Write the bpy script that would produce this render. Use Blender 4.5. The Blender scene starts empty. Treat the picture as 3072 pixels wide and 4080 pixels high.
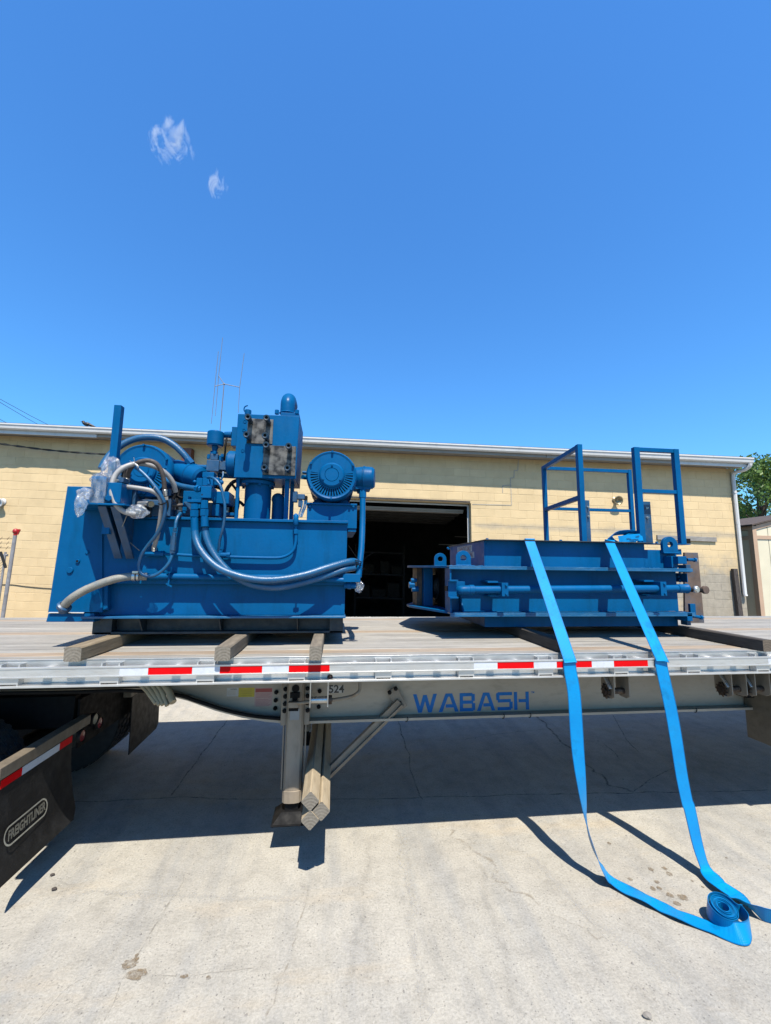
import bpy, bmesh, math, random
from mathutils import Vector, Matrix, noise
random.seed(7)
C = bpy.context.scene
COL = C.collection
V = Vector
# ------------------------------------------------------------------ camera, sky, sun, exposure
F, PIT, ROL, YAW = 1690.91, .132945, .0113528, .1193128
CAM_Z = 2.1227
cam_d = bpy.data.cameras.new('camera')
cam = bpy.data.objects.new('camera', cam_d); COL.objects.link(cam)
cam_d.sensor_fit = 'HORIZONTAL'; cam_d.sensor_width = 36.0
cam_d.lens = 36.0 * F / 3072.0
cam_d.clip_start = .05; cam_d.clip_end = 3000
_f = V((math.sin(YAW) * math.cos(PIT), math.cos(YAW) * math.cos(PIT), math.sin(PIT)))
_r0 = V((math.cos(YAW), -math.sin(YAW), 0)); _u0 = _r0.cross(_f)
_r = _r0 * math.cos(ROL) + _u0 * math.sin(ROL) * 1.0
_u = _u0 * math.cos(ROL) - _r0 * math.sin(ROL)
cam.matrix_world = Matrix(((_r.x, _u.x, -_f.x, 0), (_r.y, _u.y, -_f.y, 0), (_r.z, _u.z, -_f.z, CAM_Z), (0, 0, 0, 1)))
C.camera = cam
SUN = V((-.057, .543, -1)).normalized()          # way the light travels
wd = bpy.data.worlds.new('World'); C.world = wd; wd.use_nodes = True
_n = wd.node_tree.nodes; _l = wd.node_tree.links
_n.clear()
sky = _n.new('ShaderNodeTexSky'); sky.sky_type = 'NISHITA'; sky.sun_disc = False
sky.sun_elevation = math.asin(-SUN.z); sky.sun_rotation = math.atan2(-SUN.x, -SUN.y)
sky.altitude = 0; sky.air_density = 1.6; sky.dust_density = .1; sky.ozone_density = 6
hs = _n.new('ShaderNodeMix'); hs.data_type = 'RGBA'; hs.blend_type = 'MULTIPLY'; hs.inputs[0].default_value = 1; hs.inputs[7].default_value = (.47, .955, 1.42, 1)   # white balance of the whole sky
bg = _n.new('ShaderNodeBackground'); bg.inputs[1].default_value = .0745
wo = _n.new('ShaderNodeOutputWorld')
_l.new(sky.outputs[0], hs.inputs[6]); _l.new(hs.outputs[2], bg.inputs[0]); _l.new(bg.outputs[0], wo.inputs[0])
sun_d = bpy.data.lights.new('sun', 'SUN'); sun_d.energy = 5.0; sun_d.angle = math.radians(.5); sun_d.color = (1, .935, .82)
sun = bpy.data.objects.new('sun', sun_d); COL.objects.link(sun)
sun.rotation_euler = SUN.to_track_quat('-Z', 'Y').to_euler(); sun.location = (3, -10, 20)
C.view_settings.view_transform = 'Standard'; C.view_settings.look = 'None'
C.view_settings.exposure = 1.05; C.view_settings.gamma = 1; C.view_settings.use_curve_mapping = False
C.cycles.max_bounces = 6; C.cycles.diffuse_bounces = 1; C.cycles.volume_step_rate = .5; C.cycles.transparent_max_bounces = 12; C.cycles.use_denoising = True

# ------------------------------------------------------------------ measuring helpers (photo pixel -> point on a real plane)
def ray(x, y):
    a, b = x - 1536, y - 2040
    return _f + _r * (a / F) - _u * (b / F)
CP = V((0, 0, CAM_Z))
def P(x, y, Y):
    r = ray(x, y); return CP + r * (Y / r.y)
def PZ(x, y, Z):
    r = ray(x, y); return CP + r * ((Z - CAM_Z) / r.z)
def PX(x, y, X):
    r = ray(x, y); return CP + r * (X / r.x)

# ------------------------------------------------------------------ materials
def mk(name):
    m = bpy.data.materials.new(name); m.use_nodes = True
    n = m.node_tree.nodes; b = n['Principled BSDF']
    return m, n, m.node_tree.links, b
def rgb(c): return (c[0], c[1], c[2], 1)
def ramp(n, stops):
    r = n.new('ShaderNodeValToRGB'); e = r.color_ramp.elements
    while len(e) < len(stops): e.new(.5)
    for i, (p, c) in enumerate(stops):
        e[i].position = p; e[i].color = rgb(c) if len(c) == 3 else c
    return r
def posn(n): return n.new('ShaderNodeNewGeometry').outputs['Position']
def noise_tex(n, l, scale, detail=4, rough=.55, vec=None, stretch=None):
    t = n.new('ShaderNodeTexNoise'); t.inputs['Scale'].default_value = scale
    t.inputs['Detail'].default_value = detail; t.inputs['Roughness'].default_value = rough
    v = vec if vec is not None else posn(n)
    if stretch:
        mp = n.new('ShaderNodeMapping'); mp.inputs['Scale'].default_value = stretch
        l.new(v, mp.inputs[0]); v = mp.outputs[0]
    l.new(v, t.inputs['Vector'])
    return t
def mix(n, l, fac, a, b, mode='MIX'):
    m = n.new('ShaderNodeMix'); m.data_type = 'RGBA'; m.blend_type = mode
    for s, val in ((m.inputs[0], fac), (m.inputs[6], a), (m.inputs[7], b)):
        if isinstance(val, (int, float)): s.default_value = val
        elif isinstance(val, tuple): s.default_value = rgb(val)
        else: l.new(val, s)
    return m.outputs[2]
def math_n(n, l, op, a, b=None, clamp=False):
    m = n.new('ShaderNodeMath'); m.operation = op; m.use_clamp = clamp
    for i, v in enumerate((a, b)):
        if v is None: continue
        if isinstance(v, (int, float)): m.inputs[i].default_value = v
        else: l.new(v, m.inputs[i])
    return m.outputs[0]
def bump(n, l, b, h, strength, dist=.01):
    bp = n.new('ShaderNodeBump'); bp.inputs['Strength'].default_value = strength; bp.inputs['Distance'].default_value = dist
    l.new(h, bp.inputs['Height']); l.new(bp.outputs[0], b.inputs['Normal'])
def mat(name, col, rough=.5, metal=0, var=.15, vscale=6, dirt=None, dirt_amt=.3, dscale=9, bmp=.0, bscale=60, coat=0, stretch=None, spec=.5):
    m, n, l, b = mk(name)
    t = noise_tex(n, l, vscale, 5, .6, stretch=stretch)
    lo = tuple(max(0, c * (1 - var)) for c in col); hi = tuple(min(1, c * (1 + var)) for c in col)
    r = ramp(n, [(.3, lo), (.7, hi)]); l.new(t.outputs[0], r.inputs[0])
    out = r.outputs[0]
    if dirt:
        t2 = noise_tex(n, l, dscale, 8, .68, stretch=stretch)
        r2 = ramp(n, [(.5 - .0, (0, 0, 0)), (.78, (dirt_amt,) * 3)]); l.new(t2.outputs[0], r2.inputs[0])
        out = mix(n, l, r2.outputs[0], out, dirt)
    l.new(out, b.inputs['Base Color'])
    b.inputs['Metallic'].default_value = metal
    t3 = noise_tex(n, l, vscale * 3, 4)
    rr = ramp(n, [(.3, (rough * .82,) * 3), (.7, (min(1, rough * 1.18),) * 3)]); l.new(t3.outputs[0], rr.inputs[0])
    l.new(rr.outputs[0], b.inputs['Roughness'])
    b.inputs['Specular IOR Level'].default_value = spec
    if coat: b.inputs['Coat Weight'].default_value = coat; b.inputs['Coat Roughness'].default_value = .2
    if bmp:
        t4 = noise_tex(n, l, bscale, 4, stretch=stretch); bump(n, l, b, t4.outputs[0], bmp, .004)
    return m
def paint_mat():
    m, n, l, b = mk('blue_machine_paint')
    t = noise_tex(n, l, 1.7, 6, .6); r = ramp(n, [(.3, (.0001, .108, .30)), (.7, (.0002, .142, .39))]); l.new(t.outputs[0], r.inputs[0]); o = r.outputs[0]
    t1 = noise_tex(n, l, 4, 8, .72, stretch=(2.2, 2.2, .45)); r1 = ramp(n, [(.52, (0, 0, 0)), (.76, (.6,) * 3)]); l.new(t1.outputs[0], r1.inputs[0]); o = mix(n, l, r1.outputs[0], o, (.001, .072, .175))
    t2 = noise_tex(n, l, 9, 9, .75); r2 = ramp(n, [(.58, (0, 0, 0)), (.75, (.5,) * 3)]); l.new(t2.outputs[0], r2.inputs[0]); o = mix(n, l, r2.outputs[0], o, (.002, .155, .345))
    t3 = noise_tex(n, l, 34, 6, .7); r3 = ramp(n, [(.70, (0, 0, 0)), (.74, (.8,) * 3)]); l.new(t3.outputs[0], r3.inputs[0]); o = mix(n, l, r3.outputs[0], o, (.012, .03, .06))
    l.new(o, b.inputs['Base Color']); b.inputs['Specular IOR Level'].default_value = .1
    rr = ramp(n, [(.35, (.32,) * 3), (.7, (.55,) * 3)]); l.new(t2.outputs[0], rr.inputs[0]); l.new(rr.outputs[0], b.inputs['Roughness'])
    t4 = noise_tex(n, l, 40, 4); bump(n, l, b, math_n(n, l, 'ADD', t4.outputs[0], math_n(n, l, 'MULTIPLY', t1.outputs[0], 1.5)), .28, .004); return m
BLUE = paint_mat()
BLUE_WORN_SHEEN = mat('scuffed_sheen_blue', (.002, .135, .33), .38, 0, .15, 6, dirt=(.09, .27, .46), dirt_amt=.9, dscale=11, stretch=(.5, 2, 2), bmp=.3, bscale=60)  # scuffs, with the flanges' sunlit sky sheen painted in as lighter blue
BLUE_HOSE = mat('blue_painted_hose', (.002, .115, .28), .38, 0, .15, 5, dirt=(.10, .17, .24), dirt_amt=.5, dscale=45, bmp=.4, bscale=190)
BLUE_OLD = mat('scuffed_blue_steel', (.012, .085, .2), .45, 0, .3, 8, dirt=(.14, .12, .1), dirt_amt=.7, dscale=22, bmp=.3)
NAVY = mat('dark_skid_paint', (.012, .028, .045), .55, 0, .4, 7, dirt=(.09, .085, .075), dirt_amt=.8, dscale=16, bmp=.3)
STEEL_BARE = None
def steel_bare():
    m, n, l, b = mk('bare_machined_steel')
    t = noise_tex(n, l, 17, 3, .5); r = ramp(n, [(.40, (.03, .03, .03)), (.5, (.13, .125, .115)), (.64, (.23, .22, .2))]); l.new(t.outputs[0], r.inputs[0])
    l.new(r.outputs[0], b.inputs['Base Color']); b.inputs['Metallic'].default_value = .45; b.inputs['Roughness'].default_value = .5
    return m
STEEL_BARE = steel_bare()
BLACK_BOLT = mat('black_oxide_bolt', (.01, .045, .085), .4, .2, .3, 30)
BLACK = mat('flat_black', (.008, .008, .009), .7, 0, .2, spec=.15)
RUBBER = mat('black_rubber', (.012, .012, .0125), .6, 0, .35, 5, dirt=(.11, .11, .11), dirt_amt=.25, dscale=5, bmp=.3, spec=.3)
TYRE = mat('tyre_rubber', (.04, .04, .042), .75, 0, .3, 6, dirt=(.08, .07, .06), dirt_amt=.4, dscale=9)
GREY_HOSE = mat('grey_hose', (.42, .41, .40), .5, 0, .1, 8, dirt=(.22, .21, .19), dirt_amt=.5, dscale=24, bmp=.2, bscale=150)
OLD_HOSE = mat('weathered_tan_hose', (.36, .34, .29), .6, 0, .25, 9, dirt=(.03, .17, .28), dirt_amt=.75, dscale=6, bmp=.5, bscale=120)
BROWN_HOSE = mat('worn_brown_hose', (.085, .065, .055), .7, 0, .35, 14, dirt=(.2, .17, .15), dirt_amt=.5, dscale=40, bmp=.5, bscale=150)
ZINC = mat('zinc_plated_steel', (.44, .44, .42), .3, .85, .15, 12, dirt=(.25, .2, .14), dirt_amt=.4)
RUSTY = mat('rusty_steel', (.13, .085, .06), .75, .1, .45, 9, dirt=(.22, .19, .17), dirt_amt=.8, dscale=12, bmp=.5)
RUSTZ = mat('rusty_winch_steel', (.09, .06, .042), .6, .5, .5, 30, dirt=(.42, .3, .2), dirt_amt=.6, dscale=30)
RUSTPLATE = mat('part_painted_rust_plate', (.17, .115, .085), .7, .1, .35, 7, dirt=(.02, .14, .27), dirt_amt=.9, dscale=3.2, bmp=.3)
ALU = mat('dull_aluminium', (.50, .495, .48), .38, .7, .1, 3, dirt=(.3, .28, .25), dirt_amt=.5, dscale=10, stretch=(1, 6, 6), bmp=.1, bscale=40)
ALU_DIRTY = mat('dirty_aluminium_beam', (.60, .515, .405), .55, .0, .14, 2.5, dirt=(.19, .155, .12), dirt_amt=.55, dscale=5, stretch=(1, 3, 3), bmp=.15, bscale=60)
HANGER = mat('grimy_bar', (.22, .18, .13), .6, 0, .2, 8, dirt=(.08, .065, .05), dirt_amt=.6, dscale=14)
GALV = mat('galvanised_leg', (.40, .33, .25), .6, .1, .14, 6, dirt=(.16, .13, .1), dirt_amt=.55, dscale=14, stretch=(1, 1, .4), bmp=.2)
WHITE_TAPE = mat('white_reflective_tape', (.84, .88, .95), .35, 0, .05, 8, dirt=(.4, .4, .4), dirt_amt=.4, dscale=30)
RED_TAPE = mat('red_reflective_tape', (.95, .002, .006), .45, 0, .08, 8, spec=.1)
RED_DULL = mat('red_lens', (.32, .02, .02), .3, 0, .1)
CLEAR_LENS = mat('pale_lens', (.45, .42, .3), .3, 0, .1)
AMBER = mat('amber_lens', (.35, .08, .01), .3, 0, .1)
YELLOW = mat('yellow_sticker', (.62, .5, .02), .5, 0, .1, 20)
STICKER = mat('white_sticker', (.62, .61, .58), .5, 0, .08, 20)
PINK = mat('pale_red_sticker', (.62, .4, .37), .5, 0, .08, 20)
RED_INK = mat('red_ink', (.28, .03, .07), .5)
INK = mat('black_ink', (.02, .02, .022), .5)
WABASH_BLUE = mat('blue_vinyl', (.002, .21, .66), .45, 0, .15, 14, dirt=(.08, .2, .4), dirt_amt=.4, dscale=20, spec=.2)
EMBLEM = mat('cream_emblem', (.46, .44, .36), .6, 0, .15, 20)
CREAM_TRIM = mat('white_painted_metal', (.92, .91, .89), .45, 0, .06, 3, dirt=(.45, .43, .4), dirt_amt=.5, dscale=6)
GREY_TRIM = mat('grey_fascia_board', (.44, .41, .37), .7, 0, .14, 3, dirt=(.2, .18, .16), dirt_amt=.55, dscale=6, stretch=(1, 1, 5))
ROOF = mat('roof_metal', (.16, .17, .2), .5, .2, .1, 2)
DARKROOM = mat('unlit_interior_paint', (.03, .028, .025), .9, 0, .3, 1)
SHED_CREAM = mat('shed_cream_siding', (.95, .86, .63), .6, 0, .05, 2)
SHED_TAN = mat('shed_tan_trim', (.68, .46, .31), .6, 0, .06, 3)
TAN_POST = mat('dark_weathered_post', (.06, .047, .04), .8, 0, .5, 12, dirt=(.25, .2, .18), dirt_amt=.7, dscale=20, stretch=(4, 4, .6), bmp=.6)
GREY_PLANK = mat('grey_weathered_plank', (.4, .375, .34), .8, 0, .22, 6, dirt=(.17, .15, .13), dirt_amt=.7, dscale=14, stretch=(.6, 4, 4), bmp=.6)
BROWN_BOX = mat('reddish_brown_box', (.2, .06, .028), .5, 0, .2, 10)
BRASS = mat('dull_brass', (.42, .33, .19), .4, .5, .2, 20)
BIRD = mat('black_feathers', (.012, .012, .016), .5, 0, .3)
CABLE = mat('black_cable', (.02, .02, .018), .6, 0, .3, 20)
GREYWIRE = mat('grey_wire', (.28, .3, .33), .5, .3, .1)
FENCE = mat('dull_grey_pipe', (.36, .36, .38), .6, 0, .2, 12, dirt=(.16, .13, .1), dirt_amt=.4)
RED_CAP = mat('red_cap', (.5, .01, .012), .4, 0, .1)
MORTAR_FIX = mat('pale_mortar_patch', (.60, .53, .43), .9, 0, .2, 30)

def strap_mat():
    m, n, l, b = mk('blue_webbing')
    t = noise_tex(n, l, 4, 4); r = ramp(n, [(.3, (.0005, .29, .72)), (.75, (.001, .38, .86))]); l.new(t.outputs[0], r.inputs[0])
    t2 = noise_tex(n, l, 9, 6, .65); r2 = ramp(n, [(.55, (0, 0, 0)), (.8, (.5,) * 3)]); l.new(t2.outputs[0], r2.inputs[0])
    o = mix(n, l, r2.outputs[0], r.outputs[0], (.02, .19, .40))
    uve = n.new('ShaderNodeUVMap'); uve.uv_map = 'UVMap'; sxe = n.new('ShaderNodeSeparateXYZ'); l.new(uve.outputs[0], sxe.inputs[0])
    ed = math_n(n, l, 'ABSOLUTE', math_n(n, l, 'SUBTRACT', sxe.outputs[1], .05))
    st = math_n(n, l, 'MULTIPLY', math_n(n, l, 'SUBTRACT', ed, .0425), 400.0, True)
    o = mix(n, l, math_n(n, l, 'MULTIPLY', st, .55), o, (.001, .09, .30))
    t5 = noise_tex(n, l, 5.5, 4, .6); r5 = ramp(n, [(.6, (0, 0, 0)), (.72, (.6,) * 3)]); l.new(t5.outputs[0], r5.inputs[0]); o = mix(n, l, r5.outputs[0], o, (.004, .13, .30))
    l.new(o, b.inputs['Base Color']); b.inputs['Roughness'].default_value = .36; b.inputs['Specular IOR Level'].default_value = .2
    uv = n.new('ShaderNodeUVMap'); uv.uv_map = 'UVMap'
    w = n.new('ShaderNodeTexWave'); w.inputs['Scale'].default_value = 34; w.bands_direction = 'X'; l.new(uv.outputs[0], w.inputs[0])
    w2 = n.new('ShaderNodeTexWave'); w2.inputs['Scale'].default_value = 30; w2.bands_direction = 'Y'; l.new(uv.outputs[0], w2.inputs[0])
    hh = math_n(n, l, 'ADD', w.outputs[1], w2.outputs[1]); bump(n, l, b, hh, .3, .0012)
    return m
STRAP = strap_mat()
def plastic_mat():
    m, n, l, b = mk('clear_plastic_wrap')
    out = n['Material Output']
    tr = n.new('ShaderNodeBsdfTransparent'); gl = n.new('ShaderNodeBsdfGlossy'); gl.inputs['Roughness'].default_value = .08
    df = n.new('ShaderNodeBsdfTranslucent'); df.inputs[0].default_value = (.8, .8, .8, 1)
    d2 = n.new('ShaderNodeBsdfDiffuse'); d2.inputs[0].default_value = (.7, .72, .73, 1)
    t = noise_tex(n, l, 26, 5, .65, stretch=(1, 1, .45)); bp = n.new('ShaderNodeBump'); bp.inputs['Strength'].default_value = 1; bp.inputs['Distance'].default_value = .02
    l.new(t.outputs[0], bp.inputs['Height']); l.new(bp.outputs[0], gl.inputs['Normal'])
    a1 = n.new('ShaderNodeMixShader'); a1.inputs[0].default_value = .6; l.new(df.outputs[0], a1.inputs[1]); l.new(d2.outputs[0], a1.inputs[2])
    fr = ramp(n, [(.45, (.03,) * 3), (.66, (.42,) * 3)]); t2 = noise_tex(n, l, 19, 5, .7, stretch=(1, 1, .5)); l.new(t2.outputs[0], fr.inputs[0])
    a2 = n.new('ShaderNodeMixShader'); l.new(fr.outputs[0], a2.inputs[0]); l.new(tr.outputs[0], a2.inputs[1]); l.new(a1.outputs[0], a2.inputs[2])
    lw = n.new('ShaderNodeLayerWeight'); lw.inputs[0].default_value = .35; l.new(bp.outputs[0], lw.inputs['Normal'])
    a3 = n.new('ShaderNodeMixShader'); l.new(math_n(n, l, 'ADD', math_n(n, l, 'MULTIPLY', lw.outputs['Fresnel'], .6), .1), a3.inputs[0]); l.new(a2.outputs[0], a3.inputs[1]); l.new(gl.outputs[0], a3.inputs[2])
    l.new(a3.outputs[0], out.inputs[0])
    return m
PLASTIC = plastic_mat()
def wood_mat(name, a, b_, endgrain=False):
    m, n, l, b = mk(name)
    tc = n.new('ShaderNodeTexCoord')
    t = noise_tex(n, l, 3.2, 8, .7, vec=tc.outputs['Object'], stretch=(9, .9, 9)); r = ramp(n, [(.3, a), (.72, b_)]); l.new(t.outputs[0], r.inputs[0])
    t2 = noise_tex(n, l, 13, 6, .7, vec=tc.outputs['Object'], stretch=(3, .6, 3)); r2 = ramp(n, [(.5, (0, 0, 0)), (.75, (.55,) * 3)]); l.new(t2.outputs[0], r2.inputs[0])
    o = mix(n, l, r2.outputs[0], r.outputs[0], tuple(c * .45 for c in a))
    l.new(o, b.inputs['Base Color']); b.inputs['Roughness'].default_value = .85
    bump(n, l, b, t.outputs[0], .7, .006)
    return m
WOOD_A = wood_mat('tan_timber', (.22, .165, .10), (.42, .33, .21))
WOOD_B = wood_mat('grey_timber', (.17, .14, .105), (.34, .285, .21))
WOOD_DK = wood_mat('dark_timber', (.045, .037, .031), (.13, .11, .09))
WOOD_NEW = wood_mat('pale_timber', (.44, .34, .21), (.66, .54, .37))
def endgrain_mat(name, a, b_):
    m, n, l, b = mk(name)
    tc = n.new('ShaderNodeTexCoord')
    w = n.new('ShaderNodeTexWave'); w.wave_type = 'RINGS'; w.rings_direction = 'Y'; w.inputs['Scale'].default_value = 17; w.inputs['Distortion'].default_value = 2.5
    w.inputs['Detail'].default_value = 3; l.new(tc.outputs['Object'], w.inputs[0])
    t = noise_tex(n, l, 60, 5, .7); f = mix(n, l, .8, w.outputs[0], t.outputs[0])
    r = ramp(n, [(.25, a), (.75, b_)]); l.new(f, r.inputs[0]); l.new(r.outputs[0], b.inputs['Base Color']); b.inputs['Roughness'].default_value = .9
    bump(n, l, b, f, .6, .004)
    return m
END_GREY = endgrain_mat('weathered_end_grain', (.17, .145, .11), (.36, .32, .26))
END_DK = endgrain_mat('brown_end_grain', (.09, .07, .05), (.21, .165, .12))
def deck_mat(name, a, b_, metal, rough):
    m, n, l, b = mk(name)
    t = noise_tex(n, l, 1.6, 6, .62, stretch=(.8, 5, 1)); r = ramp(n, [(.32, a), (.68, b_)]); l.new(t.outputs[0], r.inputs[0])
    t2 = noise_tex(n, l, 5, 9, .72, stretch=(1, 7, 1)); r2 = ramp(n, [(.48, (0, 0, 0)), (.72, (.6,) * 3)]); l.new(t2.outputs[0], r2.inputs[0])
    o = mix(n, l, r2.outputs[0], r.outputs[0], tuple(c * .55 for c in a))
    t3 = noise_tex(n, l, 2.2, 5, .6); r3 = ramp(n, [(.5, (0, 0, 0)), (.75, (.55,) * 3)]); l.new(t3.outputs[0], r3.inputs[0])
    o = mix(n, l, r3.outputs[0], o, (.42, .37, .31))
    t4 = noise_tex(n, l, 3, 5, .7, stretch=(.12, 26, 1)); r4 = ramp(n, [(.34, (.55,) * 3), (.5, (1,) * 3), (.66, (1.28,) * 3)]); l.new(t4.outputs[0], r4.inputs[0]); o = mix(n, l, .9, o, r4.outputs[0], 'MULTIPLY')
    l.new(o, b.inputs['Base Color']); b.inputs['Metallic'].default_value = metal; b.inputs['Roughness'].default_value = rough
    bump(n, l, b, t2.outputs[0], .25, .004)
    return m
DECK_ALU = deck_mat('worn_aluminium_plank', (.34, .32, .285), (.52, .49, .435), .05, .6)
DECK_WOOD = deck_mat('wood_nailer_board', (.38, .285, .20), (.53, .42, .305), 0, .8)

def ground_mat():
    m, n, l, b = mk('yard_concrete')
    p = posn(n)
    big = noise_tex(n, l, .55, 6, .62, vec=p); r = ramp(n, [(.3, (.515, .48, .415)), (.5, (.585, .55, .475)), (.72, (.64, .60, .52))]); l.new(big.outputs[0], r.inputs[0])
    streak = noise_tex(n, l, 1.5, 7, .66, vec=p, stretch=(1.9, .28, 1)); rs = ramp(n, [(.47, (0, 0, 0)), (.62, (.8,) * 3)]); l.new(streak.outputs[0], rs.inputs[0])
    o = mix(n, l, rs.outputs[0], r.outputs[0], (.455, .445, .415))
    tan = noise_tex(n, l, .95, 7, .66, vec=p, stretch=(.5, 1.6, 1)); rt = ramp(n, [(.54, (0, 0, 0)), (.66, (.5,) * 3)]); l.new(tan.outputs[0], rt.inputs[0])
    o = mix(n, l, rt.outputs[0], o, (.64, .53, .375))
    mid = noise_tex(n, l, 5.5, 9, .74, vec=p); rm = ramp(n, [(.3, (.76,) * 3), (.5, (1,) * 3), (.7, (1.13,) * 3)]); l.new(mid.outputs[0], rm.inputs[0])
    o = mix(n, l, .85, o, rm.outputs[0], 'MULTIPLY')
    fine = noise_tex(n, l, 70, 6, .8, vec=p); rf = ramp(n, [(.32, (.68,) * 3), (.5, (1,) * 3), (.68, (1.2,) * 3)]); l.new(fine.outputs[0], rf.inputs[0])
    o = mix(n, l, .9, o, rf.outputs[0], 'MULTIPLY')
    sel = noise_tex(n, l, 23, 3, .6, vec=p); rsel = ramp(n, [(.45, (0, 0, 0)), (.56, (1, 1, 1))]); l.new(sel.outputs[0], rsel.inputs[0])
    for sc, hi, lo, colr in ((58, .16, .30, (.15, .14, .13)), (31, .10, .2, (.19, .175, .16)), (44, .12, .22, (.74, .70, .61))):
        vo = n.new('ShaderNodeTexVoronoi'); vo.inputs['Scale'].default_value = sc; l.new(p, vo.inputs['Vector'])
        cs = n.new('ShaderNodeSeparateColor'); l.new(vo.outputs['Color'], cs.inputs[0])
        rv = ramp(n, [(hi, (.6,) * 3), (lo, (0, 0, 0))]); l.new(vo.outputs['Distance'], rv.inputs[0])
        pick = math_n(n, l, 'GREATER_THAN', cs.outputs[0], .62)
        msk = math_n(n, l, 'MULTIPLY', math_n(n, l, 'MULTIPLY', rv.outputs[0], pick), math_n(n, l, 'ADD', math_n(n, l, 'MULTIPLY', rsel.outputs[0], .8), .2))
        o = mix(n, l, msk, o, colr)
    st = noise_tex(n, l, 1.7, 9, .74, vec=p, stretch=(1, .8, 1)); rst = ramp(n, [(.60, (0, 0, 0)), (.78, (.42,) * 3)]); l.new(st.outputs[0], rst.inputs[0])
    o = mix(n, l, rst.outputs[0], o, (.25, .235, .21))
    st2 = noise_tex(n, l, 3.1, 9, .76, vec=p, stretch=(.8, 1.1, 1)); rst2 = ramp(n, [(.58, (0, 0, 0)), (.70, (.6,) * 3)]); l.new(st2.outputs[0], rst2.inputs[0])
    o = mix(n, l, rst2.outputs[0], o, (.70, .66, .58))
    l.new(o, b.inputs['Base Color']); b.inputs['Roughness'].default_value = .9; b.inputs['Specular IOR Level'].default_value = .2
    h = math_n(n, l, 'ADD', fine.outputs[0], math_n(n, l, 'MULTIPLY', mid.outputs[0], 2.5))
    bump(n, l, b, h, .6, .009)
    return m
CONCRETE = ground_mat()
def worn_mat(name, col, cover, sc=28, op=.8, soft=1.6):                              # thin worn film whose ragged edge lets the slab show through
    m, n, l, b = mk(name)
    t = noise_tex(n, l, sc, 7, .75); r = ramp(n, [(.3, tuple(c * .7 for c in col)), (.7, tuple(c * 1.25 for c in col))]); l.new(t.outputs[0], r.inputs[0]); l.new(r.outputs[0], b.inputs['Base Color']); b.inputs['Roughness'].default_value = .95
    uv = n.new('ShaderNodeUVMap'); uv.uv_map = 'UVMap'; sx = n.new('ShaderNodeSeparateXYZ'); l.new(uv.outputs[0], sx.inputs[0])
    e = math_n(n, l, 'SUBTRACT', 1.0, math_n(n, l, 'ABSOLUTE', math_n(n, l, 'SUBTRACT', math_n(n, l, 'MULTIPLY', sx.outputs[1], 2.0), 1.0)))
    t2 = noise_tex(n, l, 11, 8, .75); k = math_n(n, l, 'MULTIPLY', math_n(n, l, 'SUBTRACT', t2.outputs[0], .5), 2.6)
    a = math_n(n, l, 'MULTIPLY', math_n(n, l, 'ADD', math_n(n, l, 'ADD', math_n(n, l, 'MULTIPLY', e, 1.1), k), cover - .75), soft, True)
    l.new(math_n(n, l, 'MULTIPLY', a, op), b.inputs['Alpha']); return m
CRACK = worn_mat('dirt_filled_crack', (.12, .11, .09), .12, 28, .7)
SEAM = worn_mat('worn_joint_filler', (.36, .31, .235), -.02, 28, .55)
TANSEAM = worn_mat('sandy_crack_fill', (.47, .39, .28), -.05, 28, .55)
WHITE_SCRAPE = worn_mat('pale_scrape', (.70, .67, .60), -.05, 16, .65)
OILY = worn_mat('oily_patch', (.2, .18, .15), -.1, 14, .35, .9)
def stain_mat():
    m, n, l, b = mk('brown_drip_stain'); t = noise_tex(n, l, 60, 5, .7); r = ramp(n, [(.3, (.20, .13, .065)), (.7, (.40, .31, .2))]); l.new(t.outputs[0], r.inputs[0]); l.new(r.outputs[0], b.inputs['Base Color']); b.inputs['Roughness'].default_value = .9
    t2 = noise_tex(n, l, 42, 6, .75); r2 = ramp(n, [(.36, (0, 0, 0)), (.6, (.8,) * 3)]); l.new(t2.outputs[0], r2.inputs[0]); l.new(r2.outputs[0], b.inputs['Alpha']); return m
STAIN = stain_mat()
PEBBLE = mat('loose_pebble', (.36, .33, .29), .9, 0, .45, 9)

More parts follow.
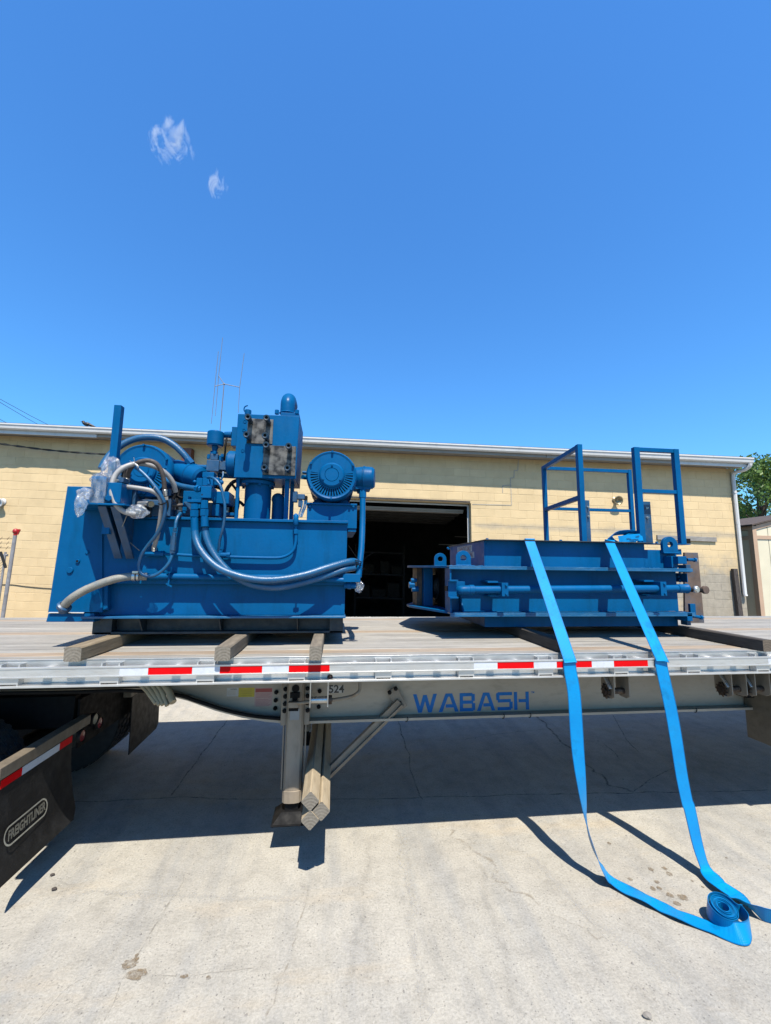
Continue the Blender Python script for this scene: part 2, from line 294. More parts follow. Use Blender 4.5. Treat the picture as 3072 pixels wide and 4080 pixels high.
def block_mat(name, base, var):
    m, n, l, b = mk(name)
    oi = n.new('ShaderNodeObjectInfo'); p = posn(n)
    vc = n.new('ShaderNodeVertexColor'); vc.layer_name = 'tint'
    t = noise_tex(n, l, 2.4, 6, .62, vec=p); r = ramp(n, [(.3, tuple(c * .9 for c in base)), (.72, tuple(c * 1.06 for c in base))]); l.new(t.outputs[0], r.inputs[0])
    o = r.outputs[0]
    # bare block where the paint has gone: a band low on the right and a strip along one course (they stay put whatever the light does)
    sx = n.new('ShaderNodeSeparateXYZ'); l.new(p, sx.inputs[0])
    pn = noise_tex(n, l, 2.1, 7, .7, vec=p); jit = math_n(n, l, 'MULTIPLY', math_n(n, l, 'SUBTRACT', pn.outputs[0], .5), 2.2)
    vz = math_n(n, l, 'ADD', sx.outputs[2], math_n(n, l, 'MULTIPLY', sx.outputs[0], .0248))   # height along the courses
    lowz = math_n(n, l, 'SUBTRACT', 2.85, vz); lowx = math_n(n, l, 'SUBTRACT', sx.outputs[0], 7.9)
    low = math_n(n, l, 'MINIMUM', lowz, math_n(n, l, 'MULTIPLY', lowx, .8)); low = math_n(n, l, 'MULTIPLY', math_n(n, l, 'ADD', low, math_n(n, l, 'MULTIPLY', jit, .8)), 1.6, True)
    bz = math_n(n, l, 'ABSOLUTE', math_n(n, l, 'SUBTRACT', vz, 3.31)); band = math_n(n, l, 'MULTIPLY', math_n(n, l, 'ADD', math_n(n, l, 'SUBTRACT', .10, bz), math_n(n, l, 'MULTIPLY', jit, .11)), 12.0, True)
    bx = math_n(n, l, 'MULTIPLY', math_n(n, l, 'SUBTRACT', sx.outputs[0], 3.45), 30.0, True)
    band = math_n(n, l, 'MULTIPLY', math_n(n, l, 'MULTIPLY', band, bx), .6)
    bare = math_n(n, l, 'MAXIMUM', low, band)
    tb = noise_tex(n, l, 9, 6, .7, vec=p); rb = ramp(n, [(.3, (.42, .37, .29)), (.72, (.60, .53, .42))]); l.new(tb.outputs[0], rb.inputs[0])
    o = mix(n, l, bare, o, rb.outputs[0])
    # streaky random grime, and a browner noise tint towards the top of the wall
    g = noise_tex(n, l, 3.2, 7, .7, vec=p, stretch=(2.2, 2.2, .5)); rg = ramp(n, [(.60, (0, 0, 0)), (.85, (.3,) * 3)]); l.new(g.outputs[0], rg.inputs[0])
    o = mix(n, l, rg.outputs[0], o, tuple(c * .68 for c in (base[0], base[1] * .96, base[2] * .85)))
    hi = math_n(n, l, 'MULTIPLY', math_n(n, l, 'SUBTRACT', vz, 4.72), 2.2, True)
    o = mix(n, l, math_n(n, l, 'MULTIPLY', hi, math_n(n, l, 'MULTIPLY', g.outputs[0], .85)), o, (.42, .27, .09))
    if var:
        tv = n.new('ShaderNodeMix'); tv.data_type = 'RGBA'; tv.blend_type = 'MULTIPLY'; tv.inputs[0].default_value = 1
        l.new(o, tv.inputs[6])
        rr = ramp(n, [(0, (.95, .945, .93)), (1, (1.03, 1.03, 1.03))])
        l.new(oi.outputs['Random'], rr.inputs[0]); l.new(rr.outputs[0], tv.inputs[7]); o = tv.outputs[2]
    l.new(o, b.inputs['Base Color']); b.inputs['Roughness'].default_value = .82; b.inputs['Specular IOR Level'].default_value = .3
    f = noise_tex(n, l, 55, 6, .7, vec=p); bump(n, l, b, f.outputs[0], .45, .006)
    return m
BLOCK = block_mat('painted_block', (.99, .75, .43), True)
JOINT = block_mat('painted_mortar', (.97, .73, .415), False)

# ------------------------------------------------------------------ mesh helpers
class MB:
    def __init__(s): s.v = []; s.f = []; s.mi = []; s.uv = {}
    def add(s, vs, fs, mi=0):
        o = len(s.v); s.v += [V(x) for x in vs]
        for f in fs: s.f.append(tuple(i + o for i in f)); s.mi.append(mi)
        return s
    def box(s, a, b, M=None, mi=0):
        x0, y0, z0 = a; x1, y1, z1 = b
        if x0 > x1: x0, x1 = x1, x0
        if y0 > y1: y0, y1 = y1, y0
        if z0 > z1: z0, z1 = z1, z0
        vs = [V((x, y, z)) for z in (z0, z1) for y in (y0, y1) for x in (x0, x1)]
        if M: vs = [M @ v for v in vs]
        return s.add(vs, [(0, 2, 3, 1), (4, 5, 7, 6), (0, 1, 5, 4), (2, 6, 7, 3), (0, 4, 6, 2), (1, 3, 7, 5)], mi)
    def beam(s, p0, p1, w, h, up=V((0, 0, 1)), mi=0):
        p0, p1 = V(p0), V(p1); d = (p1 - p0).normalized(); sd = d.cross(up)
        if sd.length < 1e-4: sd = V((1, 0, 0))
        sd.normalize(); u = sd.cross(d)
        vs = [p + sd * (w / 2 * i) + u * (h / 2 * j) for p in (p0, p1) for i, j in ((-1, -1), (1, -1), (1, 1), (-1, 1))]
        return s.add(vs, [(3, 2, 1, 0), (4, 5, 6, 7), (0, 1, 5, 4), (1, 2, 6, 5), (2, 3, 7, 6), (3, 0, 4, 7)], mi)
    def cyl(s, p0, p1, r0, r1=None, n=16, cap=True, mi=0, rot=0):
        p0, p1 = V(p0), V(p1); r1 = r0 if r1 is None else r1
        d = (p1 - p0).normalized(); a = d.orthogonal().normalized(); b = d.cross(a)
        vs = []
        for p, r in ((p0, r0), (p1, r1)):
            for i in range(n):
                t = 2 * math.pi * i / n + rot; vs.append(p + a * (math.cos(t) * r) + b * (math.sin(t) * r))
        fs = [(i, (i + 1) % n, n + (i + 1) % n, n + i) for i in range(n)]
        if cap: fs += [tuple(range(n - 1, -1, -1)), tuple(range(n, 2 * n))]
        return s.add(vs, fs, mi)
    def lathe(s, prof, o, axis, n=24, mi=0):
        o = V(o); d = V(axis).normalized(); a = d.orthogonal().normalized(); b = d.cross(a)
        vs = []; k = len(prof)
        for r, h in prof:
            for i in range(n):
                t = 2 * math.pi * i / n; vs.append(o + d * h + (a * math.cos(t) + b * math.sin(t)) * max(r, 1e-5))
        fs = [(j * n + i, j * n + (i + 1) % n, (j + 1) * n + (i + 1) % n, (j + 1) * n + i) for j in range(k - 1) for i in range(n)]
        return s.add(vs, fs, mi)
    def prism(s, poly, d, mi=0):
        k = len(poly); d = V(d); vs = [V(p) for p in poly] + [V(p) + d for p in poly]
        fs = [tuple(range(k)), tuple(range(2 * k - 1, k - 1, -1))] + [(i, k + i, k + (i + 1) % k, (i + 1) % k) for i in range(k)]
        return s.add(vs, fs, mi)
    def tube(s, pts, r, n=10, cap=True, mi=0):
        pts = [V(p) for p in pts]; k = len(pts); vs = []
        nrm = None
        for i, p in enumerate(pts):
            d = (pts[min(i + 1, k - 1)] - pts[max(i - 1, 0)]).normalized()
            if nrm is None: nrm = d.orthogonal().normalized()
            nrm = (nrm - d * nrm.dot(d)); nrm = nrm.normalized() if nrm.length > 1e-6 else d.orthogonal().normalized()
            b = d.cross(nrm); rr = r[i] if isinstance(r, (list, tuple)) else r
            for j in range(n):
                t = 2 * math.pi * j / n; vs.append(p + (nrm * math.cos(t) + b * math.sin(t)) * rr)
        fs = [(i * n + j, i * n + (j + 1) % n, (i + 1) * n + (j + 1) % n, (i + 1) * n + j) for i in range(k - 1) for j in range(n)]
        if cap: fs += [tuple(range(n - 1, -1, -1)), tuple(range((k - 1) * n, k * n))]
        return s.add(vs, fs, mi)
    def sphere(s, c, r, n=14, m=8, sc=(1, 1, 1), mi=0):
        c = V(c); prof = []
        vs = []; fs = []
        for j in range(m + 1):
            ph = math.pi * j / m
            for i in range(n):
                t = 2 * math.pi * i / n
                vs.append(c + V((math.sin(ph) * math.cos(t) * r * sc[0], math.sin(ph) * math.sin(t) * r * sc[1], math.cos(ph) * r * sc[2])))
        fs = [(j * n + i, (j + 1) * n + i, (j + 1) * n + (i + 1) % n, j * n + (i + 1) % n) for j in range(m) for i in range(n)]
        return s.add(vs, fs, mi)
    def sector(s, c, r0, r1, a0, a1, y0, y1, n=3, mi=0):          # an annulus piece in the XZ plane, from depth y0 to y1
        c = V(c); k = n + 1; ins = []; vs = []
        for y in (y0, y1):
            for r in (r0, r1):
                for i in range(k):
                    t = a0 + (a1 - a0) * i / n; vs.append(c + V((math.cos(t) * r, y, math.sin(t) * r)))
        fs = []
        A, B, D, E_ = 0, k, 2 * k, 3 * k
        for i in range(n):
            fs += [(A + i, A + i + 1, B + i + 1, B + i), (D + i, E_ + i, E_ + i + 1, D + i + 1), (A + i, D + i, D + i + 1, A + i + 1), (B + i, B + i + 1, E_ + i + 1, E_ + i)]
        fs += [(A, B, E_, D), (A + n, D + n, E_ + n, B + n)]
        return s.add(vs, fs, mi)
    def hexbolt(s, p, axis, r, h, mi=0):
        return s.cyl(p, V(p) + V(axis).normalized() * h, r, r, 6, True, mi)
    def mesh(s, name, origin):
        me = bpy.data.meshes.new(name)
        me.from_pydata([tuple(v - origin) for v in s.v], [], s.f)
        me.validate(); me.update()
        return me
def cr(pts, per=6, closed=False):                                # Catmull-Rom through the points
    pts = [V(p) for p in pts]; out = []
    k = len(pts)
    for i in range(k - 1):
        p0 = pts[i - 1] if i else pts[0] * 2 - pts[1]; p1 = pts[i]; p2 = pts[i + 1]; p3 = pts[i + 2] if i + 2 < k else pts[-1] * 2 - pts[-2]
        for j in range(per):
            t = j / per; out.append(.5 * ((2 * p1) + (p2 - p0) * t + (2 * p0 - 5 * p1 + 4 * p2 - p3) * t * t + (3 * p1 - p0 - 3 * p2 + p3) * t ** 3))
    out.append(pts[-1]); return out
def wloc(o):
    return o.matrix_world.translation if o.parent is None else o.location + wloc(o.parent)
def obj(name, mb, m, parent=None, bev=0, smooth=35, origin=None, kind=None):
    base = wloc(parent) if parent else V((0, 0, 0))
    if origin is None:
        if parent is None:
            xs = [v.x for v in mb.v]; ys = [v.y for v in mb.v]; zs = [v.z for v in mb.v]
            origin = V(((min(xs) + max(xs)) / 2, (min(ys) + max(ys)) / 2, min(zs)))
        else: origin = sum(mb.v, V((0, 0, 0))) / max(1, len(mb.v))
    me = mb.mesh(name, origin)
    ms = m if isinstance(m, (list, tuple)) else [m]
    for q in ms: me.materials.append(q)
    if len(ms) > 1 and len(mb.mi) == len(me.polygons): me.polygons.foreach_set('material_index', mb.mi)
    bm = bmesh.new(); bm.from_mesh(me); bmesh.ops.recalc_face_normals(bm, faces=bm.faces); bm.to_mesh(me); bm.free()
    if smooth:
        me.polygons.foreach_set('use_smooth', [True] * len(me.polygons)); me.set_sharp_from_angle(angle=math.radians(smooth))
    o = bpy.data.objects.new(name, me); COL.objects.link(o)
    o.location = origin - base
    if parent: o.parent = parent
    if bev:
        b = o.modifiers.new('bevel', 'BEVEL'); b.width = bev; b.segments = 2; b.limit_method = 'ANGLE'; b.angle_limit = math.radians(40); b.harden_normals = True
    if kind: o['kind'] = kind
    return o
def thing(name, loc, label, cat, group=None):
    o = bpy.data.objects.new(name, None); COL.objects.link(o); o.location = loc; o.empty_display_size = .2
    o.matrix_world = Matrix.Translation(V(loc))
    o['label'] = label; o['category'] = cat
    if group: o['group'] = group
    return o
def tag(o, label, cat, group=None):
    o['label'] = label; o['category'] = cat
    if group: o['group'] = group
    return o
def pbox(x0, y0, x1, y1, Y, dep, mb=None, mi=0):                  # a box whose front face at depth Y spans these photo pixels
    mb = mb or MB(); xm, ym = (x0 + x1) / 2, (y0 + y1) / 2
    X0, X1 = P(x0, ym, Y).x, P(x1, ym, Y).x; Z1, Z0 = P(xm, y0, Y).z, P(xm, y1, Y).z
    return mb.box((X0, Y, Z0), (X1, Y + dep, Z1), None, mi)
def path(pts, Y=None, per=6):
    q = []
    for p in pts: q.append(P(p[0], p[1], p[2] if len(p) > 2 else Y))
    return cr(q, per)
def hose(name, pts, r, m, parent, Y=None, per=6, n=10):
    return obj(name, MB().tube(path(pts, Y, per), r, n), m, parent, 0, 60)
def text_obj(name, s, size, Mx, m, parent, depth=.0006, align='CENTER', xs=1.0, shear=0, bold=.022):
    cu = bpy.data.curves.new(name, 'FONT'); cu.body = s; cu.size = size; cu.extrude = depth; cu.align_x = align; cu.align_y = 'CENTER'; cu.offset = size * bold; cu.shear = shear
    cu.resolution_u = 3
    to = bpy.data.objects.new(name + '_curve', cu); COL.objects.link(to)
    dg = bpy.context.evaluated_depsgraph_get(); me = bpy.data.meshes.new_from_object(to.evaluated_get(dg))
    bpy.data.objects.remove(to); bpy.data.curves.remove(cu)
    mb = MB(); mb.v = [Mx @ V((v.co.x * xs, v.co.y, v.co.z)) for v in me.vertices]; mb.f = [tuple(p.vertices) for p in me.polygons]; mb.mi = [0] * len(mb.f)
    bpy.data.meshes.remove(me)
    return obj(name, mb, m, parent, 0, 0)
def ribbon(mb, pts, dirs, w, t=.003, per=6, us=1.0):
    P_ = cr(pts, per); D_ = cr(dirs, per); k = len(P_); vs = []; L = 0; Ls = []
    for i in range(k):
        if i: L += (P_[i] - P_[i - 1]).length
        Ls.append(L)
        tg = (P_[min(i + 1, k - 1)] - P_[max(i - 1, 0)]).normalized()
        d = D_[i] - tg * D_[i].dot(tg); d.normalize(); nn = tg.cross(d)
        vs += [P_[i] - d * w / 2 - nn * t / 2, P_[i] + d * w / 2 - nn * t / 2, P_[i] + d * w / 2 + nn * t / 2, P_[i] - d * w / 2 + nn * t / 2]
    fs = []
    for i in range(k - 1):
        for j in range(4): fs.append((i * 4 + j, i * 4 + (j + 1) % 4, i * 4 + 4 + (j + 1) % 4, i * 4 + 4 + j))
    fs += [(3, 2, 1, 0), tuple(range(4 * k - 4, 4 * k))]
    o = len(mb.v); mb.add(vs, fs)
    for i in range(k):
        for j, vv in enumerate((0, 1, 1, 0)): mb.uv[o + i * 4 + j] = (Ls[i], vv * w)
    return mb
def set_uv(o, mb):
    me = o.data; uv = me.uv_layers.new(name='UVMap')
    for lp in me.loops:
        uv.data[lp.index].uv = mb.uv.get(lp.vertex_index, (0, 0))
def crumple(mb, c, r, sc, seed, sub=3, amp=.35, freq=3.0):
    bm = bmesh.new(); bmesh.ops.create_icosphere(bm, subdivisions=sub, radius=1)
    vs = []
    for v in bm.verts:
        d = v.co.normalized()
        k = 1 + amp * noise.noise(d * freq + V((seed, seed * 2, 1))) + amp * .6 * (1 - 2 * abs(noise.noise(d * freq * 2.3 + V((seed * 3, 2, seed))))) - amp * .3
        vs.append(V(c) + V((d.x * sc[0], d.y * sc[1], d.z * sc[2])) * r * k)
    mb.add(vs, [tuple(v.index for v in f.verts) for f in bm.faces]); bm.free(); return mb
# ================================================================== THE SETTING
g = MB(); g.add([(-140, -60, 0), (160, -60, 0), (160, 240, 0), (-140, 240, 0)], [(0, 1, 2, 3)])
ground = obj('ground', g, CONCRETE, None, 0, 0, V((0, 0, 0))); ground['kind'] = 'structure'
def jag(name, pts, w, m, seed, z=.003, rough=.35, seg=.04):       # an uneven thin sheet of crack filling lying on the slab
    rnd = random.Random(seed); q = []
    pts = [V((p[0], p[1], 0)) for p in pts]; pts = cr(pts, 8)
    L = 0
    for i in range(len(pts) - 1):
        n = max(1, int((pts[i + 1] - pts[i]).length / seg))
        for j in range(n): q.append(pts[i].lerp(pts[i + 1], j / n))
    q.append(pts[-1]); vs = []; fs = []; s = MB(); w = w * 1.5
    for i, p in enumerate(q):
        d = (q[min(i + 1, len(q) - 1)] - q[max(i - 1, 0)]).normalized(); sd = V((-d.y, d.x, 0))
        off = (noise.noise(V((i * .19, seed * 3.7, 0))) * 1.1 + noise.noise(V((i * .6, seed * 1.7, 5))) * .5) * w * rough * 1.6
        ww = w * (1 + .5 * noise.noise(V((i * .3, seed, 9)))) * (1 if 0 < i < len(q) - 1 else .15)
        vs += [p + sd * (off + ww / 2) + V((0, 0, z)), p + sd * (off - ww / 2) + V((0, 0, z))]
        s.uv[2 * i] = (i * seg, 0); s.uv[2 * i + 1] = (i * seg, 1)
    fs = [(2 * i, 2 * i + 1, 2 * i + 3, 2 * i + 2) for i in range(len(q) - 1)]
    o = obj(name, s.add(vs, fs), m, ground, 0, 0); set_uv(o, s); return o
def gz(*px): return [PZ(x, y, 0) for x, y in px]
jag('crack', gz((905, 2870), (800, 3010), (675, 3175)), .028, CRACK, 1)
jag('crack', gz((1582, 2870), (1625, 3010), (1650, 3110), (1690, 3190)), .03, CRACK, 2)
jag('crack', gz((2138, 2852), (2200, 2915), (2275, 2985), (2340, 3050), (2420, 3110), (2520, 3160)), .06, CRACK, 3, .0035, .6)
jag('crack', gz((2440, 2845), (2480, 2920), (2510, 2965), (2550, 3000)), .022, CRACK, 4)
jag('crack', gz((2400, 2960), (2450, 3000), (2470, 3030)), .018, CRACK, 14)
jag('crack', gz((2520, 3160), (2620, 3090), (2680, 3060)), .02, CRACK, 15)
jag('crack', gz((0, 3190), (400, 3193), (690, 3178), (1000, 3186), (1500, 3184), (2000, 3170), (2500, 3160), (3072, 3150)), .024, CRACK, 5)
jag('crack', gz((1830, 2950), (1990, 2925), (2180, 2905)), .014, CRACK, 6)
jag('crack', gz((740, 3480), (660, 3620), (560, 3790), (530, 3850)), .022, SEAM, 7, .003, .5)
jag('crack', gz((530, 3850), (470, 3950), (410, 4079)), .016, SEAM, 8)
jag('crack', gz((600, 3885), (720, 3893), (830, 3880), (1090, 3850)), .011, SEAM, 9)
jag('crack', gz((1230, 3520), (1190, 3700), (1130, 3880), (1060, 4079)), .026, TANSEAM, 10, .003, .5)
jag('crack', gz((1800, 3300), (1890, 3390), (1960, 3480), (2010, 3530)), .075, TANSEAM, 11, .003, .6)
jag('crack', gz((2010, 3530), (2150, 3620), (2420, 3740)), .05, TANSEAM, 12, .003, .6)
jag('pale_scrape', gz((1570, 3290), (1602, 3450), (1630, 3560), (1645, 3650)), .05, WHITE_SCRAPE, 13, .0035, .5)
jag('pale_scrape', gz((1645, 3690), (1660, 3880), (1685, 4079)), .014, WHITE_SCRAPE, 16, .0035, .5)
jag('pale_scrape', gz((2270, 3590), (2340, 3660), (2430, 3760)), .014, WHITE_SCRAPE, 17, .0035, .5)
jag('crack', gz((140, 4079), (280, 3930), (400, 3880)), .009, SEAM, 18)
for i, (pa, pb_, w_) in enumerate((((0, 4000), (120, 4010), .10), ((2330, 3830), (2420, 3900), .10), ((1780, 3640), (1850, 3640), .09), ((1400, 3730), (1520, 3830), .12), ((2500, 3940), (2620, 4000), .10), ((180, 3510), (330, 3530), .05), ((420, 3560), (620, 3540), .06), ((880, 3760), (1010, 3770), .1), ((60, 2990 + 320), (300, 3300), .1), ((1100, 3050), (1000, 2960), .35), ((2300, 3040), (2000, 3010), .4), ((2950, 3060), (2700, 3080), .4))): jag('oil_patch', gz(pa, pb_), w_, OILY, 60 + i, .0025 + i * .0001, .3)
for i, (pts_, w_, mt) in enumerate(((((1480, 3340), (1440, 3600), (1380, 4070)), .16, 0), (((1900, 3420), (1960, 3700), (2080, 4070)), .18, 0), (((1600, 3320), (1640, 3650), (1690, 4070)), .13, 1), (((700, 3400), (520, 3700), (260, 4070)), .16, 0), (((2100, 3400), (2350, 3640), (2700, 3950)), .14, 1), (((300, 3560), (800, 3570), (1200, 3590)), .10, 1))): jag('worn_track', gz(*pts_), w_, (OILY, WHITE_SCRAPE)[mt], 90 + i, .0016 + i * .0001, .15)
def blot(name, c, r, m, seed, z=.0042, asp=1.0):
    rnd = random.Random(seed); n = 22; vs = [V((c[0], c[1], z))]
    for i in range(n):
        t = 2 * math.pi * i / n; rr = r * (1 + .38 * noise.noise(V((math.cos(t) * 1.6, math.sin(t) * 1.6, seed * 7.3))) + rnd.uniform(-.12, .12))
        vs.append(V((c[0] + math.cos(t) * rr * asp, c[1] + math.sin(t) * rr, z)))
    return obj(name, MB().add(vs, [(0, 1 + i, 1 + (i + 1) % n) for i in range(n)]), m, ground, 0, 0)
for i, (x, y, r) in enumerate(((2427, 3362, .017), (2594, 3465, .021), (2650, 3462, .022), (2667, 3484, .024), (2616, 3515, .021), (2603, 3543, .023), (2626, 3541, .022), (2670, 3568, .025), (2723, 3578, .034), (2698, 3602, .024), (2511, 3505, .018), (2760, 3512, .013), (2800, 3535, .010), (2895, 3420, .010))):
    c = PZ(x, y, 0); blot('drip_stain', c, r * .85, STAIN, i + 3)
for i, (x, y, r, a) in enumerate(((520, 3842, .05, 1.5), (545, 3885, .055, 1.3), (830, 3898, .022, 1), (735, 3893, .016, 2.2), (545, 3808, .02, .8))):
    c = PZ(x, y, 0); blot('dirt_patch', c, r * .62, STAIN, i + 40, .0046, a)
pe = MB(); rnd = random.Random(5)
for i in range(900):
    x, y = rnd.uniform(-3.2, 3.6), rnd.uniform(1.9, 6.8); r = rnd.choice((.003, .004, .004, .005, .006, .009 if rnd.random() < .3 else .004)); a = rnd.uniform(0, 3)
    o = len(pe.v); vs = []
    for k in range(5): vs.append(V((x + math.cos(a + k * 1.257) * r * rnd.uniform(.7, 1.2), y + math.sin(a + k * 1.257) * r * rnd.uniform(.7, 1.2), 0.0005)))
    vs += [V((x + rnd.uniform(-.3, .3) * r, y, r * rnd.uniform(.7, 1.2)))]
    pe.add(vs, [(k, (k + 1) % 5, 5) for k in range(5)])
gv = obj('gravel', pe, PEBBLE, None, 0, 0); gv['kind'] = 'stuff'; gv['label'] = 'small loose pebbles scattered over the concrete yard'
# a few pebbles large enough to point at
for px, py, r, lab in ((208, 3490, .012, 'dark pebble on the sunlit concrete below the near mud flap'), (216, 3547, .014, 'grey pebble on the sunlit concrete just nearer than the dark one'), (2580, 4055, .017, 'pale rounded pebble at the lower right edge of the yard')):
    s = MB(); crumple(s, PZ(px, py, 0) + V((0, 0, r * .6)), r, (1.2, .9, .7), px, 2, .3, 1.6); tag(obj('pebble', s, PEBBLE if px > 400 else TAN_POST), lab, 'pebble')

# ------------------------------------------------------------------ block warehouse
WY0, WK, WM = 10.4778, -.08267, -.02479
_c = 1 / math.sqrt(1 + WK * WK); UX = V((_c, WK * _c, WM)); UZ = V((0, 0, 1)); UN = V((WK * _c, -_c, 0))
def W(u, v, d=0): return V((0, WY0, 0)) + UX * u + UZ * v + UN * d
def wbox(mb, u0, u1, v0, v1, d0, d1, mi=0):
    vs = [W(u, v, d) for v in (v0, v1) for d in (d1, d0) for u in (u0, u1)]
    return mb.add(vs, [(0, 2, 3, 1), (4, 5, 7, 6), (0, 1, 5, 4), (2, 6, 7, 3), (0, 4, 6, 2), (1, 3, 7, 5)], mi)
house = thing('block_warehouse', W(0, 0, 0), 'long pale yellow concrete block warehouse with a dark open loading door behind the trailer', 'warehouse')
DU0, DU1, DV = -.28, 3.392, 3.862
UL, UR, VT = -13.0, 10.29, 5.06
bk = MB(); wbox(bk, UL, DU0, -.6, VT, -.2, 0); wbox(bk, DU1, UR, -.6, VT, -.2, 0); wbox(bk, DU0, DU1, DV, VT, -.2, 0)
wbox(bk, UR - .2, UR, -.6, VT + .15, -14, -.201); wbox(bk, UL, UL + .2, -.6, VT + .15, -14, -.201); wbox(bk, UL, UR, -.6, VT + .15, -14.2, -14.001)
obj('wall', bk, JOINT, house, 0, 0)
def block_mesh(w, h):
    a, b = w / 2, h / 2; e = .004; d = .0035
    lo = [UX * x + UZ * z for x, z in ((-a, -b), (a, -b), (a, b), (-a, b))]
    hi = [UX * x + UZ * z + UN * d for x, z in ((-a + e, -b + e), (a - e, -b + e), (a - e, b - e), (-a + e, b - e))]
    return lo + hi, [(4, 5, 6, 7), (0, 1, 5, 4), (1, 2, 6, 5), (2, 3, 7, 6), (3, 0, 4, 7)]
cells = []
for n in range(0, 25):
    v0, v1 = (n + .345) * .2032 + .004, (n + 1.345) * .2032 - .004
    if v1 > VT - .0: v1 = VT - .002
    fr = .8 if n % 2 else .3
    for k in range(int(UL / .4064) - 1, int(UR / .4064) + 1):
        u0, u1 = (k + fr) * .4064 + .004, (k + 1 + fr) * .4064 - .004
        u0, u1 = max(u0, UL), min(u1, UR)
        if u1 - u0 < .05: continue
        if v0 < DV - .02:
            if u0 >= DU0 - .03 and u1 <= DU1 + .03: continue
            if u0 < DU0 < u1: u1 = DU0
            if u0 < DU1 < u1: u0 = DU1
            if u1 - u0 < .04: continue
            if DU0 < (u0 + u1) / 2 < DU1: continue
        cells.append((u0, u1, v0, v1))
def pix(p):
    q = p - CP; d = q.dot(_f); return 1536 + q.dot(_r) * F / d, 2040 - q.dot(_u) * F / d
def shown(u0, u1, v0, v1):
    x, y = pix(W((u0 + u1) / 2, (v0 + v1) / 2))
    if not (-20 < x < 3092) or y > 2455: return 0
    if 250 < x < 1220 and y > 1955: return 0
    if 460 < x < 690 and y > 1780: return 0
    if 930 < x < 1200 and y > 1650: return 0
    if 1220 < x < 1430 and 1795 < y: return 0
    if 1780 < x < 2740 and y > 2165: return 0
    a, b = pix(W(u0, v0)), pix(W(u1, v1)); return abs(b[0] - a[0]) * abs(b[1] - a[1])
cells.sort(key=lambda c: -shown(*c))
cache = {}; rest = MB()
for i, (u0, u1, v0, v1) in enumerate(cells):
    w, h = round(u1 - u0, 3), round(v1 - v0, 3); cen = W((u0 + u1) / 2, (v0 + v1) / 2, .0)
    vs, fs = block_mesh(w, h)
    if i < 300:
        if (w, h) not in cache:
            me = bpy.data.meshes.new('block'); me.from_pydata([tuple(p) for p in vs], [], fs); me.update(); me.materials.append(BLOCK); cache[(w, h)] = me
        o = bpy.data.objects.new('block', cache[(w, h)]); COL.objects.link(o); o.parent = house; o.location = cen - wloc(house) + UN * random.uniform(-.0015, .0015)
    else: rest.add([p + cen for p in vs], fs)
obj('block_courses', rest, BLOCK, house, 0, 0, None, 'stuff')
# roof, soffit, fascia, gutter, downspout
rf = MB(); rf.prism([W(UL - .3, 5.243, .40), W(UL - .3, 5.24, -14.4), W(UL - .3, 5.5, -14.4), W(UL - .3, 5.262, .42)], UX * (UR - UL + .55)); obj('roof', rf, ROOF, house, 0, 0)
m_ = MB(); wbox(m_, UL - .2, UR + .1, 5.064, 5.09, .004, .335); obj('soffit', m_, GREY_TRIM, house, 0, 0)
for (a, b, lo, d) in ((UL - .2, -5.7, 5.012, .372), (-5.69, -2.0, 5.03, .36), (-1.99, 1.1, 5.024, .366), (1.11, 5.2, 5.028, .36), (5.21, 8.55, 5.02, .365), (8.56, UR + .12, 5.012, .372)):
    m_ = MB(); wbox(m_, a, b, lo, 5.22, .336, d); obj('fascia_board', m_, CREAM_TRIM if d > .37 else GREY_TRIM, house, .002, 0)
for a, b in ((UL - .3, -4.6), (-4.597, 2.28), (2.283, 9.38), (9.383, 10.43)):
    gp = [(5.232, .376), (5.10, .376), (5.096, .42), (5.125, .452), (5.19, .462), (5.205, .478), (5.236, .478), (5.236, .47), (5.21, .466), (5.195, .45), (5.128, .442), (5.104, .416), (5.104, .38), (5.232, .38)]
    m_ = MB(); m_.prism([W(a, v, d) for v, d in gp], UX * (b - a))
    if b > 10: m_.prism([W(b, v, d) for v, d in gp[:7]], UX * -.003)
    obj('gutter', m_, CREAM_TRIM, house, 0, 30)
ds = cr([W(10.36, 5.10, .42), W(10.35, 5.03, .40), W(10.30, 4.96, .30), W(10.22, 4.93, .12), W(10.215, 4.86, .06), W(10.215, 4.5, .055), W(10.215, 3.6, .055)], 5)
m_ = MB(); m_.tube(ds, .047, 8); m_.tube([W(10.215, 3.62, .057), W(10.215, 2.6, .057), W(10.215, 1.86, .057), W(10.22, 1.80, .075)], .044, 8)
obj('downspout', m_, CREAM_TRIM, house, 0, 40)
for v in (4.4,):
    m_ = MB(); wbox(m_, 10.165, 10.265, v, v + .018, .006, .106); obj('downspout_strap', m_, CREAM_TRIM, house, 0, 0)
# door opening: lining, track angle, raised door sections, dark room behind
m_ = MB(); wbox(m_, DU0 - .002, DU1 - .05, DV - .05, DV - .012, -.215, -.19); wbox(m_, DU1 - .05, DU1 - .012, -.5, DV - .012, -.215, -.19); wbox(m_, DU0 + .012, DU0 + .05, -.5, DV - .05, -.215, -.19)
obj('door_track', m_, CREAM_TRIM, house, 0, 0)
m_ = MB(); wbox(m_, DU0 + .02, DU1 - .02, DV + .01, DV + .05, -.18, .014); obj('door_lintel', m_, TAN_POST, house, 0, 0)
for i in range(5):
    m_ = MB(); wbox(m_, DU0 + .1, DU1 - .1, 3.70 - i * .012, 3.745 - i * .012, -.95 - i * .55, -.42 - i * .55); wbox(m_, DU0 + .1, DU1 - .1, 3.66 - i * .012, 3.699 - i * .012, -.52 - i * .55, -.46 - i * .55); obj('door_section', m_, DARKROOM if i else GREY_TRIM, house, 0, 0)
